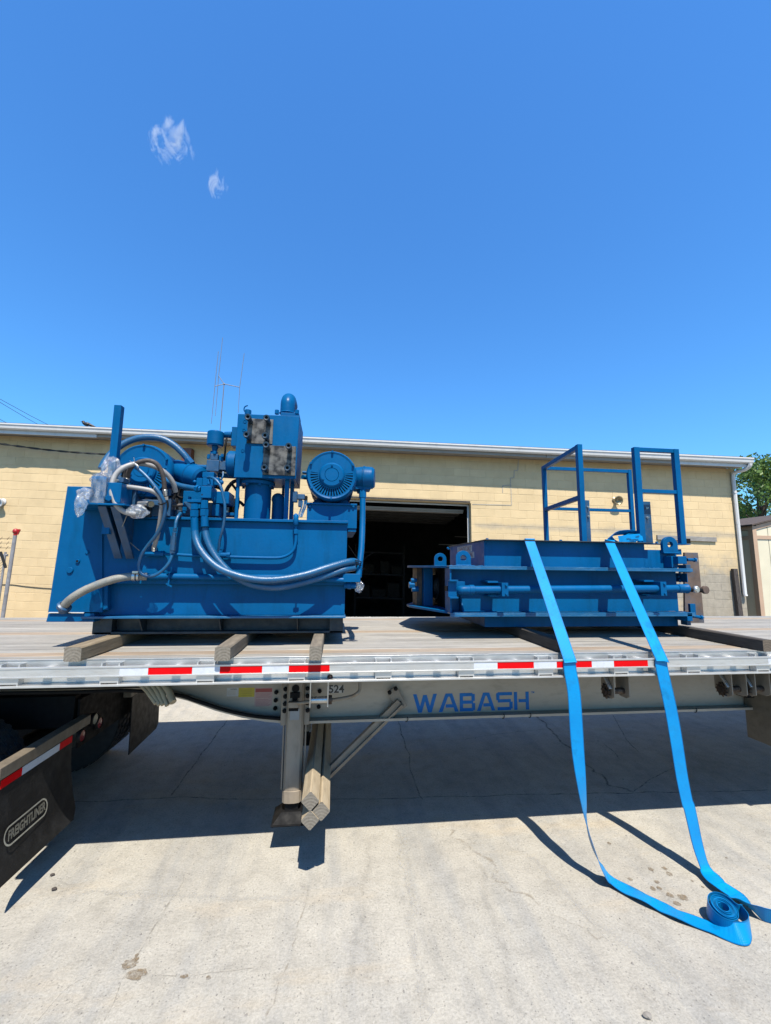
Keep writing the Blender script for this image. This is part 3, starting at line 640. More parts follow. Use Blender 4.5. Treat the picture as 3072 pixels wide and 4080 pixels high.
m_ = MB(); wbox(m_, UL + .25, UR - .25, 4.6, 4.65, -13.9, -.25); obj('ceiling', m_, DARKROOM, house, 0, 0)
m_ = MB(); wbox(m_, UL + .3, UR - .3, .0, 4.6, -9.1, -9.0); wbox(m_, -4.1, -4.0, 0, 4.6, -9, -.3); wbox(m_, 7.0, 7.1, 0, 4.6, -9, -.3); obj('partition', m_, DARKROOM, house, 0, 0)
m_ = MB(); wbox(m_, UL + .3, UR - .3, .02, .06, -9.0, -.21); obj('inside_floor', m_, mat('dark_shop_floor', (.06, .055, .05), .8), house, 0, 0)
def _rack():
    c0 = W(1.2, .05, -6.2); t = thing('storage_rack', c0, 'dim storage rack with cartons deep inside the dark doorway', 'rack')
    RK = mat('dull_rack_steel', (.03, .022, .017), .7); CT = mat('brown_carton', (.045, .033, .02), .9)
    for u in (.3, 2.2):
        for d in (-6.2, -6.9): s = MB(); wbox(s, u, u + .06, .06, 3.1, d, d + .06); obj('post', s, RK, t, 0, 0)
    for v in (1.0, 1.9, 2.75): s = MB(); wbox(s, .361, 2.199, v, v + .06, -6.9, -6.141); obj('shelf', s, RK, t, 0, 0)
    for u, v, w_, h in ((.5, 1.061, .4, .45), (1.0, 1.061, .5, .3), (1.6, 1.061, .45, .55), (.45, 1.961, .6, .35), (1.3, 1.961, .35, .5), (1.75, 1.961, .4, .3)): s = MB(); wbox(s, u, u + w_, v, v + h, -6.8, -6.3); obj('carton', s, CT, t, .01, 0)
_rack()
# pale mortar repair that steps down along the joints
def WP(x, y, d=.0):
    r = ray(x, y); n = UX.cross(UZ); p0 = W(0, 0, d); t = (p0 - CP).dot(n) / r.dot(n); return CP + r * t
ms = MB(); q = [(2067, 1818), (2063, 1874), (2049, 1875), (2048, 1902), (2034, 1905), (2035, 1933), (2003, 1935), (2003, 1963)]
for chain in (q, [(2035, 1933), (2037, 1972), (2038, 2013)], [(2037, 2013), (1960, 2011), (1882, 2009)]):
    for a, b in zip(chain, chain[1:]): ms.beam(WP(a[0], a[1], .007), WP(b[0], b[1], .007), .018, .005, UN)
for (xa, ya, xb, yb) in ((1812, 2138, 1860, 2140), (1748, 2169, 1858, 2172)):
    m_ = MB(); m_.beam(WP(xa, ya, -4.5), WP(xb, yb, -4.5), .02, .03); obj('hanging_light', m_, GREY_TRIM, house, 0, 0)
obj('mortar_repair', ms, MORTAR_FIX, house, 0, 0)
# ------------------------------------------------------------------ things on and by the wall
def wall_lamp(c, label, m, arm):
    t = thing('wall_lamp', c, label, 'lamp', None)
    s = MB(); s.lathe([(0, 0), (.075, 0), (.08, .012), (.05, .03), (0, .03)], c, UN, 18); obj('backplate', s, m, t, 0, 30)
    s = MB(); s.lathe([(0, .03), (.035, .03), (.045, .08), (.11, .13), (.118, .16), (.10, .165), (.06, .12), (0, .11)], c, (UN + V((0, 0, -.25))).normalized(), 20); obj('lamp_head', s, m, t, 0, 40)
    if arm:
        s = MB(); s.tube(cr([c + UN * .03 + V((-.02, 0, 0)), c + UN * .12 + V((-.12, 0, .02)), c + UN * .2 + V((-.2, 0, .0)), c + UN * .25 + V((-.26, 0, -.08))], 5), .018, 8); obj('arm', s, m, t, 0, 40)
        s = MB(); s.lathe([(0, 0), (.05, 0), (.07, .08), (.09, .12), (.08, .125), (0, .1)], c + UN * .25 + V((-.27, 0, -.08)), (UN + V((-.3, 0, -.9))).normalized(), 16); obj('lamp_head', s, m, t, 0, 40)
wall_lamp(W(7.09, 4.10, .007), 'small round brassy floodlight high on the yellow wall behind the guard rail', BRASS, False)
wall_lamp(W(-7.96, 3.42, .007), 'white twin floodlight on the yellow wall at the far left edge', CREAM_TRIM, True)
s = MB(); b0 = W(-3.72, 4.56, .007); s.add([W(u, v, d) for v in (4.56, 4.90) for d in (.20, .007) for u in (-3.74, -3.52)], [(0, 2, 3, 1), (4, 5, 7, 6), (0, 1, 5, 4), (2, 6, 7, 3), (0, 4, 6, 2), (1, 3, 7, 5)])
tag(obj('utility_box', s, BROWN_BOX, None, .004), 'reddish brown utility box high on the yellow wall behind the left motor', 'utility box')
s = MB(); wbox(s, 8.1, 9.63, 3.13, 3.245, .007, .05); tag(obj('wooden_plank', s, GREY_PLANK, None, .003), 'grey weathered plank fixed along the wall behind the guard rail', 'plank')
s = MB(); s.beam(W(9.99, 2.47, .07), W(10.03, -.02, .10), .11, .09, UN); tag(obj('wooden_post', s, TAN_POST, None, .006), 'dark weathered post leaning against the wall beside the white downspout', 'post')
s = MB(); sp_ = []
for k in range(37):
    t = k / 36; u = -9.4 + t * 5.0; sp_.append((u, 4.93 - .62 * t + .27 * t * t * 1.15, .24 + .05 * math.sin(t * 9)))
for k in range(2):
    s.tube([W(u, v + .014 * math.sin(i * 1.3 + k * 3.1), d + .014 * math.cos(i * 1.3 + k * 3.1)) for i, (u, v, d) in enumerate(sp_)], .013, 6)
tag(obj('service_cable', s, CABLE, None, 0, 60), 'twisted black service cable sagging across the top of the yellow wall', 'cable')
s = MB(); s.tube(cr([W(-8.4, 1.42, .012), W(-7.6, 1.47, .014), W(-7.2, 1.44, .014), W(-6.6, 1.41, .014), W(-5.8, 1.42, .014)], 5), .007, 5); tag(obj('thin_wire', s, CABLE, None, 0, 60), 'thin wire running low along the yellow wall left of the power unit', 'wire')
# blackbird on the gutter
bp_ = W(-5.93, 5.245, .40); bt = thing('blackbird', bp_, 'black bird perched on the roof edge left of the steel post', 'bird')
s = MB(); s.sphere(bp_ + V((0, 0, .075)), .055, 12, 8, (1.5, .9, .85)); s.tube([bp_ + V((.06, 0, .065)), bp_ + V((.13, 0, .04)), bp_ + V((.19, 0, .022))], [.035, .024, .01], 8); s.sphere(bp_ + V((-.085, 0, .125)), .034, 10, 7); s.tube([bp_ + V((-.06, 0, .09)), bp_ + V((-.085, 0, .12))], [.04, .032], 8)
obj('body', s, BIRD, bt, 0, 60)
s = MB(); s.cyl(bp_ + V((-.11, 0, .125)), bp_ + V((-.155, 0, .13)), .010, .001, 6); obj('beak', s, BIRD, bt)
for k in (-1, 1):
    s = MB(); s.cyl(bp_ + V((-.005, k * .02, .04)), bp_ + V((-.01, k * .02, .0)), .005, .004, 5); obj('leg', s, BIRD, bt)
# antenna on the roof
ab = P(876, 1700, 11.6); at_ = thing('roof_antenna', ab, 'tall thin antenna with three pairs of rods standing on the warehouse roof', 'antenna')
YA = 11.6
s = MB(); s.tube([ab + V((0, 0, -.75)), P(893, 1530, YA)], .014, 6); obj('mast', s, GREYWIRE, at_)
s = MB()
for e in ((856, 1539, YA - .2), (871, 1498, YA + .35), (955, 1543, YA - .1)): s.tube([P(893, 1530, YA), P(*e)], .011, 5)
s.sphere(P(893, 1530, YA), .028, 8, 6); obj('arm', s, GREYWIRE, at_)
for a, b, c_ in (((887, 1345), (871, 1498), (858, 1658)), ((870, 1400), (856, 1539), (842, 1688)), ((973, 1408), (955, 1543), (949, 1645))):
    yy = YA + (.35 if a[0] == 887 else -.2 if a[0] == 870 else -.1)
    s = MB(); s.tube([P(a[0], a[1], yy), P(b[0], b[1], yy), P(c_[0], c_[1], yy)], [.007, .009, .007], 5); obj('rod', s, GREYWIRE, at_)
# power lines beyond the roof
for (x0, y0, x1, y1, lab) in ((0, 1590, 230, 1712, 'upper of the thin power lines crossing the sky at far left'), (0, 1603, 190, 1712, 'middle thin power line crossing the sky at far left'), (0, 1671, 75, 1706, 'lowest short power line just above the roof at far left')):
    a, b = P(x0, y0, 40), P(x1, y1, 46); d = b - a
    s = MB(); s.tube([a - d * .6, a, a + d * .5 - V((0, 0, .05)), b, b + d * .5], .02, 5); tag(obj('power_line', s, CABLE, None, 0, 60), lab, 'power line', 'power lines beyond the warehouse roof')
# chain-link fence with barbed wire at the far left
fb = P(5, 2440, 9); fx = -6.16; ft = thing('chain_link_fence', V((fx, 9, 0)), 'chain link fence with barbed wire and a red capped post at the far left', 'fence')
s = MB(); s.cyl((fx - .03, 9, 0), (fx + .03, 9, 2.68), .032, .032, 10); obj('post', s, FENCE, ft)
s = MB(); s.sphere((fx + .03, 9, 2.76), .05, 12, 8, (1, 1, 1.1)); s.cyl((fx + .03, 9, 2.68), (fx + .03, 9, 2.73), .03, .03, 10); s.beam((fx + .06, 9, 2.70), (fx + .1, 9, 2.80), .03, .03); obj('cap', s, RED_CAP, ft, 0, 60)
s = MB(); s.cyl((fx - .06, 9, 2.3), (fx - 3, 9.3, 2.3), .022, .022, 8); s.cyl((fx - .1, 9, 2.36), (fx - .12, 9, 0), .02, .02, 8); s.cyl((fx - .06, 9, .2), (fx - 3, 9.3, .2), .02, .02, 8); obj('rail', s, FENCE, ft)
for z in (2.62, 2.53, 2.44):
    s = MB(); s.tube([V((fx, 8.97, z)), V((fx - 1.5, 9.1, z - .02)), V((fx - 3, 9.3, z))], .0045, 4)
    for k in range(22): px_ = fx - .08 - k * .13; s.beam((px_ - .02, 8.985 + (fx - px_) * .1, z - .03), (px_ + .02, 8.985 + (fx - px_) * .1, z + .03), .005, .005)
    obj('barbed_wire', s, RUSTZ, ft)
s = MB()
for k in range(70):
    for sg in (-1, 1):
        x0 = fx - .12 - k * .055; pts = []
        zz = 0
        a = V((x0, 9 + (fx - x0) * .1, .2)); b = V((x0 + sg * 2.0, 9 + (fx - x0 - sg * 2) * .1, 2.28))
        # clip to the panel
        t0, t1 = 0.0, 1.0
        for lim, s_ in ((fx - .12, 1), (fx - 3, -1)):
            da, db = (lim - a.x) * s_, (lim - b.x) * s_
            if da < 0 and db < 0: t0 = 2; break
            if da < 0: t0 = max(t0, da / (da - db))
            if db < 0: t1 = min(t1, da / (da - db))
        if t0 < t1: s.beam(a.lerp(b, t0), a.lerp(b, t1), .005, .005)
obj('wire_mesh', s, FENCE, ft, 0, 0, None, 'stuff')
for k in range(3):
    s = MB(); s.beam((fx - .16 - k * .12, 8.96, 2.36 - .02 * k), (fx - .02 - k * .13, 8.94, 2.06 + .05 * k), .035, .03); obj('wire_arm', s, CABLE, ft)

# ------------------------------------------------------------------ shed and trees at the far right
SX, SY = 11.37, 10.3; SD, SWd = 3.6, 3.2; SH = 3.40
shed = thing('garden_shed', (SX, SY, 0), 'cream panelled shed with tan trim standing right of the warehouse', 'shed')
s = MB(); s.box((SX + .03, SY + .03, 0), (SX + SWd - .03, SY + SD, SH - .03)); s.prism([(SX + .03, SY + .03, SH - .03), (SX + SWd - .03, SY + .03, SH - .03), (SX + SWd / 2, SY + .03, SH + .37)], (0, SD - .05, 0)); obj('wall', s, SHED_CREAM, shed, 0, 0)
for k in range(8):
    x0 = SX + .10 + k * .38; s = MB(); top = SH + min(x0 + .18 - SX, SWd - (x0 + .18 - SX)) * .25 - .12
    s.box((x0 + .006, SY + .012, 0), (x0 + .372, SY + .029, top)); obj('panel', s, SHED_CREAM, shed, .004, 0)
for k in range(9):
    y0 = SY + .1 + k * .38; s = MB(); s.box((SX + .012, y0 + .006, 0), (SX + .029, y0 + .372, SH - .12)); obj('panel', s, SHED_CREAM, shed, .004, 0)
def trim(a, b): obj('trim', MB().box(a, b), SHED_TAN, shed, .003, 0)
trim((SX - .012, SY - .012, 0), (SX + .11, SY + .011, SH)); trim((SX - .012, SY + .0115, 0), (SX + .0115, SY + .12, SH)); trim((SX + .1105, SY - .01, SH - .36), (SX + SWd, SY + .011, SH - .26)); trim((SX - .01, SY + .1205, SH - .36), (SX + .0113, SY + SD, SH - .26)); trim((SX - .01, SY + .1205, SH - .10), (SX + .0113, SY + SD, SH - .0))
s = MB(); s.prism([(SX + .111, SY - .011, SH - .10), (SX + .111, SY - .011, SH + .02), (SX + SWd / 2, SY - .011, SH + .40), (SX + SWd / 2, SY - .011, SH + .28)], (0, .022, 0)); obj('trim', s, SHED_TAN, shed, 0, 0)
s = MB()
for sg in (0, 1):
    xa = SX - .08 if not sg else SX + SWd + .08; xb = SX + SWd / 2
    s.prism([(xa, SY - .08, SH + .0), (xb, SY - .08, SH + .405), (xb, SY - .08, SH + .445), (xa, SY - .08, SH + .04)], (0, SD + .1, 0))
obj('roof', s, mat('brown_shingle_roof', (.11, .08, .065), .9, 0, .4, 14, bmp=.6), shed, 0, 0)
def leaf_mat(name, a, b_):
    m, n, l, b = mk(name)
    t = noise_tex(n, l, 1.6, 4, .6); r = ramp(n, [(.32, a), (.7, b_)]); l.new(t.outputs[0], r.inputs[0]); l.new(r.outputs[0], b.inputs['Base Color'])
    b.inputs['Roughness'].default_value = .5; b.inputs['Transmission Weight'].default_value = 0
    tl = n.new('ShaderNodeBsdfTranslucent'); l.new(r.outputs[0], tl.inputs[0]); mx = n.new('ShaderNodeMixShader'); mx.inputs[0].default_value = .3
    out = n['Material Output']; l.new(b.outputs[0], mx.inputs[1]); l.new(tl.outputs[0], mx.inputs[2]); l.new(mx.outputs[0], out.inputs[0])
    return m
LEAF = leaf_mat('green_leaves', (.03, .085, .02), (.13, .21, .035)); BARK = mat('tree_bark', (.12, .095, .07), .9, 0, .4, 12, bmp=.7)
def tree(loc, H, R, nleaf, label, seed):
    rnd = random.Random(seed); loc = V(loc); t = thing('leafy_tree', loc, label, 'tree')
    s = MB(); s.tube(cr([loc, loc + V((.08, 0, H * .3)), loc + V((-.05, .1, H * .62)), loc + V((0, 0, H * .9))], 4), [.22 - .013 * i for i in range(13)], 8)
    clumps = []
    for k in range(30):
        a = rnd.uniform(0, 6.283); z = rnd.uniform(.42, .97) * H; rr = R * math.sqrt(max(.05, 1 - ((z / H - .66) / .42) ** 2)) * rnd.uniform(.35, 1)
        c = loc + V((math.cos(a) * rr, math.sin(a) * rr, z)); clumps.append((c, R * rnd.uniform(.2, .42)))
        b = loc + V((0, 0, z * .68)); s.tube([b, b.lerp(c, .5) + V((0, 0, .12)), c], [.06, .035, .012], 6)
    obj('trunk', s, BARK, t, 0, 60)
    m_ = MB()
    for k in range(nleaf):
        c, r = rnd.choice(clumps); d = V((rnd.gauss(0, 1), rnd.gauss(0, 1), rnd.gauss(0, 1))).normalized() * r * rnd.uniform(.25, 1.1) ** .6
        d.z *= .75; p = c + d; sz = rnd.uniform(.07, .15)
        nx = V((rnd.gauss(0, 1), rnd.gauss(0, 1), rnd.gauss(0, .6) + .3)).normalized(); a = nx.orthogonal().normalized(); b = nx.cross(a)
        m_.add([p - a * sz, p - b * sz * .55, p + a * sz, p + b * sz * .55], [(0, 1, 2, 3)])
    obj('crown', m_, LEAF, t, 0, 0, None, 'stuff')
tree((25.6, 22.5, 0), 8.9, 2.9, 13000, 'leafy green tree rising behind the cream shed at far right', 3)
tree((33.0, 27.0, 0), 10.2, 3.4, 8000, 'taller leafy tree farther back beyond the shed roof', 9)
# ================================================================== FLATBED TRAILER
DY = 3.094; DZ = 1.5; TX0, TX1 = -4.7, 9.6
tr = thing('flatbed_trailer', (0, DY, 0), 'aluminium flatbed trailer carrying the blue machines, with red and white tape along its side', 'trailer')
def plank(y0, y1, m, ribs):
    pts = []
    if ribs:
        n = max(1, int((y1 - y0 - .01) / .036)); w = (y1 - y0 - .006) / n; y = y0 + .003
        pts = [(y0 + .003, 1.47)]
        for i in range(n):
            a = y + i * w; pts += [(a + .001, DZ - .005), (a + .004, DZ), (a + w - .008, DZ), (a + w - .005, DZ - .005)]
        pts += [(y1 - .003, 1.47)]
    else: pts = [(y0 + .004, 1.465), (y0 + .004, DZ - .004), (y0 + .008, DZ - .001), (y1 - .008, DZ - .001), (y1 - .004, DZ - .004), (y1 - .004, 1.465)]
    s = MB(); s.prism([(TX0, a, b) for a, b in pts], (TX1 - TX0, 0, 0)); obj('plank', s, m, tr, 0, 0)
ys = [(3.175, 3.29, 1), (3.29, 3.425, 0), (3.425, 3.71, 1), (3.71, 3.995, 1), (3.995, 4.28, 1), (4.28, 4.43, 0), (4.43, 4.715, 1), (4.715, 5.0, 1), (5.0, 5.285, 1), (5.285, 5.42, 0), (5.42, 5.60, 1)]
for a, b, r in ys: plank(a, b, DECK_ALU if r else DECK_WOOD, r)
def rail(sgn, y):
    q = lambda d: y + sgn * d
    s = MB(); s.box((TX0, q(.071), 1.34), (TX1, q(.081), 1.497)); s.box((TX0, q(.0812), 1.44), (TX1, q(.30), 1.462)); s.box((TX0, q(.002), 1.338), (TX1, q(.0708), 1.351)); s.box((TX0, q(.066), 1.4975), (TX1, q(.09), 1.5015)); obj('side_rail', s, ALU, tr, .0015, 0)
    s = MB(); s.box((TX0, q(0), 1.400), (TX1, q(.012), 1.468)); s.box((TX0, q(-.004), 1.456), (TX1, q(.0), 1.468)); s.box((TX0, q(-.004), 1.400), (TX1, q(0), 1.409)); obj('rub_rail', s, ALU, tr, .0012, 0)
rail(1, DY); rail(-1, DY + 2.59)
proto = {}
def share(name, key, mk_, m, loc, parent):                         # alike pieces share one mesh
    if key not in proto:
        s = mk_(); me = s.mesh(name, V((0, 0, 0)))
        me.materials.append(m); bm = bmesh.new(); bm.from_mesh(me); bmesh.ops.recalc_face_normals(bm, faces=bm.faces); bm.to_mesh(me); bm.free()
        me.polygons.foreach_set('use_smooth', [True] * len(me.polygons)); me.set_sharp_from_angle(angle=math.radians(35)); proto[key] = me
    o = bpy.data.objects.new(name, proto[key]); COL.objects.link(o); o.parent = parent; o.location = V(loc) - wloc(parent); return o
def pocket_mb():
    s = MB(); s.box((-.058, 0, -.10), (-.050, .058, .048)); s.box((.050, 0, -.10), (.058, .058, .048)); s.box((-.050, .048, -.10), (.050, .058, .048)); s.box((-.050, 0, -.075), (.050, .008, .03)); return s
def spool_mb(): s = MB(); s.cyl((0, .0, 0), (0, .058, 0), .029, .029, 12); return s
k = -7
for k in range(-7, 16):
    x = -.234 + .605 * k
    if TX0 < x < TX1:
        share('stake_pocket', 'pocket', pocket_mb, ALU, (x, DY + .0125, 1.435), tr)
        for j in (1, 2): share('spool', 'spool', spool_mb, ALU, (x + .2017 * j, DY + .0125, 1.432), tr)
for x0 in (-3.786, -1.379, 1.028, 3.435):
    x = x0
    for i in range(3):
        for w, m in ((.178, WHITE_TAPE), (.279, RED_TAPE)):
            s = MB(); s.box((x + .0004, DY - .0006, 1.4095), (x + w - .0004, DY - .0001, 1.4555)); obj('reflective_tape', s, m, tr, 0, 0); x += w
# main beams with the stepped gooseneck
prof = [(-4.6, 1.17), (-1.5, 1.17), (-1.33, 1.145), (-1.117, 1.085), (-.905, 1.005), (-.692, .945), (-.52, .912), (-.36, .893), (-.2, .885), (9.5, .885)]
for yw in (3.80, 4.978):
    s = MB(); s.prism([(x, yw - .006, z) for x, z in prof] + [(9.5, yw - .006, 1.325), (-4.6, yw - .006, 1.325)], (0, .012, 0))
    for (x0, z0), (x1, z1) in zip(prof, prof[1:]):
        s.prism([(x0, yw - .1, z0), (x1, yw - .1, z1), (x1, yw - .1, z1 - .02), (x0, yw - .1, z0 - .02)], (0, .2, 0))
    s.box((-4.6, yw - .1, 1.3255), (9.5, yw + .1, 1.337)); obj('main_beam', s, ALU_DIRTY, tr, 0, 20)
for i in range(24):
    share('cross_member', 'cross', lambda: MB().box((-.03, 0, -.12), (.03, 2.28, 0)).box((-.004, 0, -.0), (.004, 2.28, .0005)), ALU_DIRTY, (-4.5 + i * .61 + .05, 3.25, 1.46), tr)
WY = 3.80 - .006
def web_rect(name, x0, y0, x1, y1, m, t=.001):
    a, b = P(x0, (y0 + y1) / 2, WY).x, P(x1, (y0 + y1) / 2, WY).x; z1, z0 = P((x0 + x1) / 2, y0, WY).z, P((x0 + x1) / 2, y1, WY).z
    s = MB(); s.box((a, WY - t, z0), (b, WY - .0002, z1)); return obj(name, s, m, tr, 0, 0), (a, b, z0, z1)
FX = lambda x, y, z: Matrix(((1, 0, 0, x), (0, 0, -1, y), (0, 1, 0, z), (0, 0, 0, 1)))         # text that faces the photographer
o, q = web_rect('sticker', 904, 2740, 949, 2774, STICKER); text_obj('lettering', 'WARNING', .011, FX((q[0] + q[1]) / 2 + .008, WY - .0012, q[3] - .012), INK, o, .0001)
for i in range(5): s = MB(); z = q[3] - .026 - i * .008; s.box((q[0] + .006, WY - .0014, z), (q[1] - .02, WY - .001, z + .003)); obj('printed_line', s, STICKER if i > 8 else ALU_DIRTY, o, 0, 0)
o, q = web_rect('sticker', 951, 2740, 1014, 2777, YELLOW)
for i in range(4): s = MB(); z = q[3] - .02 - i * .014; s.box((q[0] + .02, WY - .0014, z), (q[1] - .02, WY - .001, z + .003)); obj('printed_line', s, mat('ochre_ink', (.4, .3, .02), .6) if i == 0 else bpy.data.materials['ochre_ink'], o, 0, 0)
o, q = web_rect('sticker', 1015, 2740, 1085, 2812, PINK); s = MB(); s.box((q[0] + .004, WY - .0014, q[3] - .035), (q[1] - .004, WY - .001, q[3] - .006)); obj('banner', s, mat('faded_red_ink', (.42, .05, .04), .5), o, 0, 0)
for i in range(11):
    if i != 4: s = MB(); z = q[3] - .046 - i * .010; s.box((q[0] + .01, WY - .0014, z), (q[1] - .012 - (i % 3) * .01, WY - .001, z + .0035)); obj('printed_line', s, mat('dull_pink_ink', (.5, .22, .2), .5) if i == 0 else bpy.data.materials['dull_pink_ink'], o, 0, 0)
o, q = web_rect('number_plate', 1303, 2732, 1370, 2761, STICKER); text_obj('digits', '524', .088, FX((q[0] + q[1]) / 2 + .008, WY - .0016, (q[2] + q[3]) / 2), INK, o, .0003)
# the maker's name on the beam, letter by letter
def letter(strokes, x, w, h, z, th):
    s = MB()
    for i_, (a, b) in enumerate(strokes):
        k_ = i_ * .00016
        p0 = V((x + a[0] * w, WY - .0012, z + a[1] * h)); p1 = V((x + b[0] * w, WY - .0012, z + b[1] * h)); d = (p1 - p0).normalized()
        hor = abs(d.z) < .1
        if hor: s.box((p0.x, WY - .0016 - k_, p0.z - th / 2), (p1.x, WY - .0003, p0.z + th / 2))
        else:                                                          # slanted strokes keep level ends
            hw = th / 2 / max(.5, abs(d.z)) * 1.12; s.prism([(p0.x - hw, WY - .0016 - k_, p0.z), (p0.x + hw, WY - .0016 - k_, p0.z), (p1.x + hw, WY - .0016 - k_, p1.z), (p1.x - hw, WY - .0016 - k_, p1.z)], (0, .0012, 0))
    return s
hh = .152; th = .027; e = th / 2 / hh
L_W = [((.07, 1), (.29, 0)), ((.29, 0), (.5, .95)), ((.5, .95), (.71, 0)), ((.71, 0), (.93, 1))]
L_A = [((.1, 0), (.45, 1)), ((.42, 1 - e), (.62, 1 - e)), ((.6, 1), (.92, 0)), ((.36, .32), (.86, .32))]
L_B = [((.1, 0), (.1, 1)), ((.1, e), (.85, e)), ((.1, .5), (.85, .5)), ((.1, 1 - e), (.8, 1 - e)), ((.86, .06), (.86, .44)), ((.84, .56), (.84, .94))]
L_S = [((.08, e), (.88, e)), ((.1, .52), (.88, .52)), ((.1, 1 - e), (.96, 1 - e)), ((.11, .56), (.11, .95)), ((.88, .08), (.88, .46))]
L_H = [((.1, 0), (.1, 1)), ((.9, 0), (.9, 1)), ((.3, .5), (.9, .5))]
xL = P(1646, 2808, WY).x; xR = P(2111, 2796, WY).x; tot = xR - xL; zb = P(1800, 2837.5, WY).z + .004
al = thing  # (kept short)
xs_ = [0, .212, .392, .538, .704, .862, 1.0]
for st, a, b in zip((L_W, L_A, L_B, L_A, L_S, L_H), xs_, xs_[1:]):
    obj('letter', letter(st, xL + a * tot, (b - a) * tot * .93, hh, zb, th), WABASH_BLUE, tr, 0, 0)
text_obj('trademark', 'TM', .022, FX(xR + .03, WY - .001, zb + hh - .008), WABASH_BLUE, tr, .0003)
# landing gear
for yl, near in ((3.585, 1), (5.195, 0)):
    XL = -.2735; zq = lambda z: CAM_Z - (CAM_Z - z) * 3.585 / 3.44
    sg = 1 if near else -1; q = lambda d: yl + sg * d
    lg = thing('landing_leg', (XL, yl, .25), '', 'part'); del lg['label']; del lg['category']; lg.parent = tr; lg.location = V((XL, yl, .25)) - wloc(tr)
    def sub(name, s, m, bev=.003, sm=35): return obj(name, s, m, lg, bev, sm)
    s = MB()
    pr = [(-.068, .03), (-.052, .008), (-.02, 0), (.02, 0), (.052, .008), (.068, .03), (.068, .15), (-.068, .15)]
    s.prism([(XL + a, q(b), zq(.47)) for a, b in pr], (0, 0, 1.325 - zq(.47))); sub('outer_tube', s, GALV, .002)
    s = MB(); s.prism([(XL + a * 1.07, q(b * 1.05 - .006), zq(.40)) for a, b in pr], (0, 0, .088)); sub('collar', s, GALV)
    s = MB(); s.box((XL - .05, q(.02), zq(.33)), (XL + .05, q(.13), zq(.40))); s.cyl((XL, q(.014), zq(.375)), (XL, q(.03), zq(.375)), .014); sub('inner_leg', s, BLACK)
    s = MB(); s.add([(XL - .135, q(-.06), zq(.288)), (XL + .135, q(-.06), zq(.288)), (XL + .135, q(.20), zq(.288)), (XL - .135, q(.20), zq(.288)), (XL - .075, q(.0), zq(.345)), (XL + .075, q(.0), zq(.345)), (XL + .075, q(.14), zq(.345)), (XL - .075, q(.14), zq(.345))], [(0, 1, 2, 3), (4, 5, 6, 7), (0, 1, 5, 4), (1, 2, 6, 5), (2, 3, 7, 6), (3, 0, 4, 7)]); s.box((XL - .14, q(-.065), zq(.278)), (XL + .14, q(.205), zq(.2878))); sub('sand_shoe', s, BLACK)
    s = MB(); s.box((XL - .112, q(.05), zq(.93)), (XL - .069, q(.062), 1.325)); s.box((XL + .069, q(.05), zq(.93)), (XL + .112, q(.062), 1.325)); s.box((XL - .112, q(.0622), zq(.93)), (XL - .100, q(.20), 1.325)); s.box((XL + .100, q(.0622), zq(.93)), (XL + .112, q(.20), 1.325)); s.box((XL - .092, q(.062), zq(.47)), (XL - .080, q(.10), zq(.93))); s.box((XL + .080, q(.062), zq(.47)), (XL + .092, q(.10), zq(.93))); sub('mount_plate', s, GALV)
    if near:
        for x, y in ((1138, 2745), (1137, 2774), (1136, 2803), (1134, 2831), (1226, 2742), (1226, 2772), (1225, 2800), (1226, 2829)):
            p = P(x, y, q(.048)); share('bolt', 'bigbolt', lambda: MB().cyl((0, 0, 0), (0, -.014, 0), .018, .018, 6).cyl((0, -.0141, 0), (0, -.024, 0), .010, .010, 8), BLACK, p, lg)
        s = MB(); p = P(1178, 2743, q(-.001)); s.cyl(p, p + V((0, -.006, 0)), .030, .030, 20); p = P(1176, 2768, q(-.001)); s.box(p + V((-.038, -.02, -.02)), p + V((.038, 0, .02))); s.box(p + V((-.02, -.012, -.06)), p + V((.02, 0, -.021))); sub('gear_box', s, BLACK)
        s = MB(); p = P(1171, 2802, q(-.01)); s.box(p + V((-.04, -.055, -.02)), p + V((.04, -.005, .022))); sub('crank_socket', s, GALV)
        s = MB(); p = P(1171, 2822, q(-.003)); s.box(p + V((-.04, -.001, -.022)), p + V((.035, .0025, .022))); sub('shaft_cover', s, BLACK)
        s = MB(); s.tube(path([(1186, 2801, 3.50), (1240, 2796, 3.49), (1330, 2788, 3.47), (1395, 2776, 3.48), (1422, 2764, 3.44), (1433, 2748, 3.45), (1434, 2718, 3.46)], None, 5), .013, 8); sub('crank_handle', s, GALV, 0, 60)
        s = MB(); a = P(1156, 2826, q(-.0012)); b = P(1192, 2868, q(-.0012)); s.box((a.x, q(-.0015), b.z), (b.x, q(-.0003), a.z)); st = sub('sticker', s, mat('grey_label', (.36, .37, .37), .5), 0)
for x, y in ((1101, 2757), (1099, 2789), (1097, 2821), (1274, 2753), (1270, 2815)):
    p = P(x, y, WY - .001); share('bolt', 'bigbolt', None, BLACK, p, tr)
s = MB(); s.beam(P(1596, 2797, 3.73), P(1250, 3138, 3.86), .078, .05, V((0, 1, 0))); s.beam(P(1602, 2806, 3.70), P(1250, 3152, 3.83), .012, .04, V((0, 1, 0))); obj('brace', s, GALV, tr, .004, 0)
s = MB(); pl = [P(1543, 2758, 3.745), P(1580, 2733, 3.745), P(1623, 2813, 3.735), P(1590, 2836, 3.735)]; s.prism(pl, (0, .012, 0)); obj('brace_bracket', s, GALV, tr, .003, 0)
for x, y in ((1552, 2758), (1576, 2743), (1592, 2800)): share('bolt', 'bigbolt', None, BLACK, P(x, y, 3.737 if y > 2790 else 3.744), tr)
s = MB(); s.box((-.33, 3.85, .62), (-.23, 5.05, .66)); obj('cross_brace', s, BLACK, tr, .003, 0)
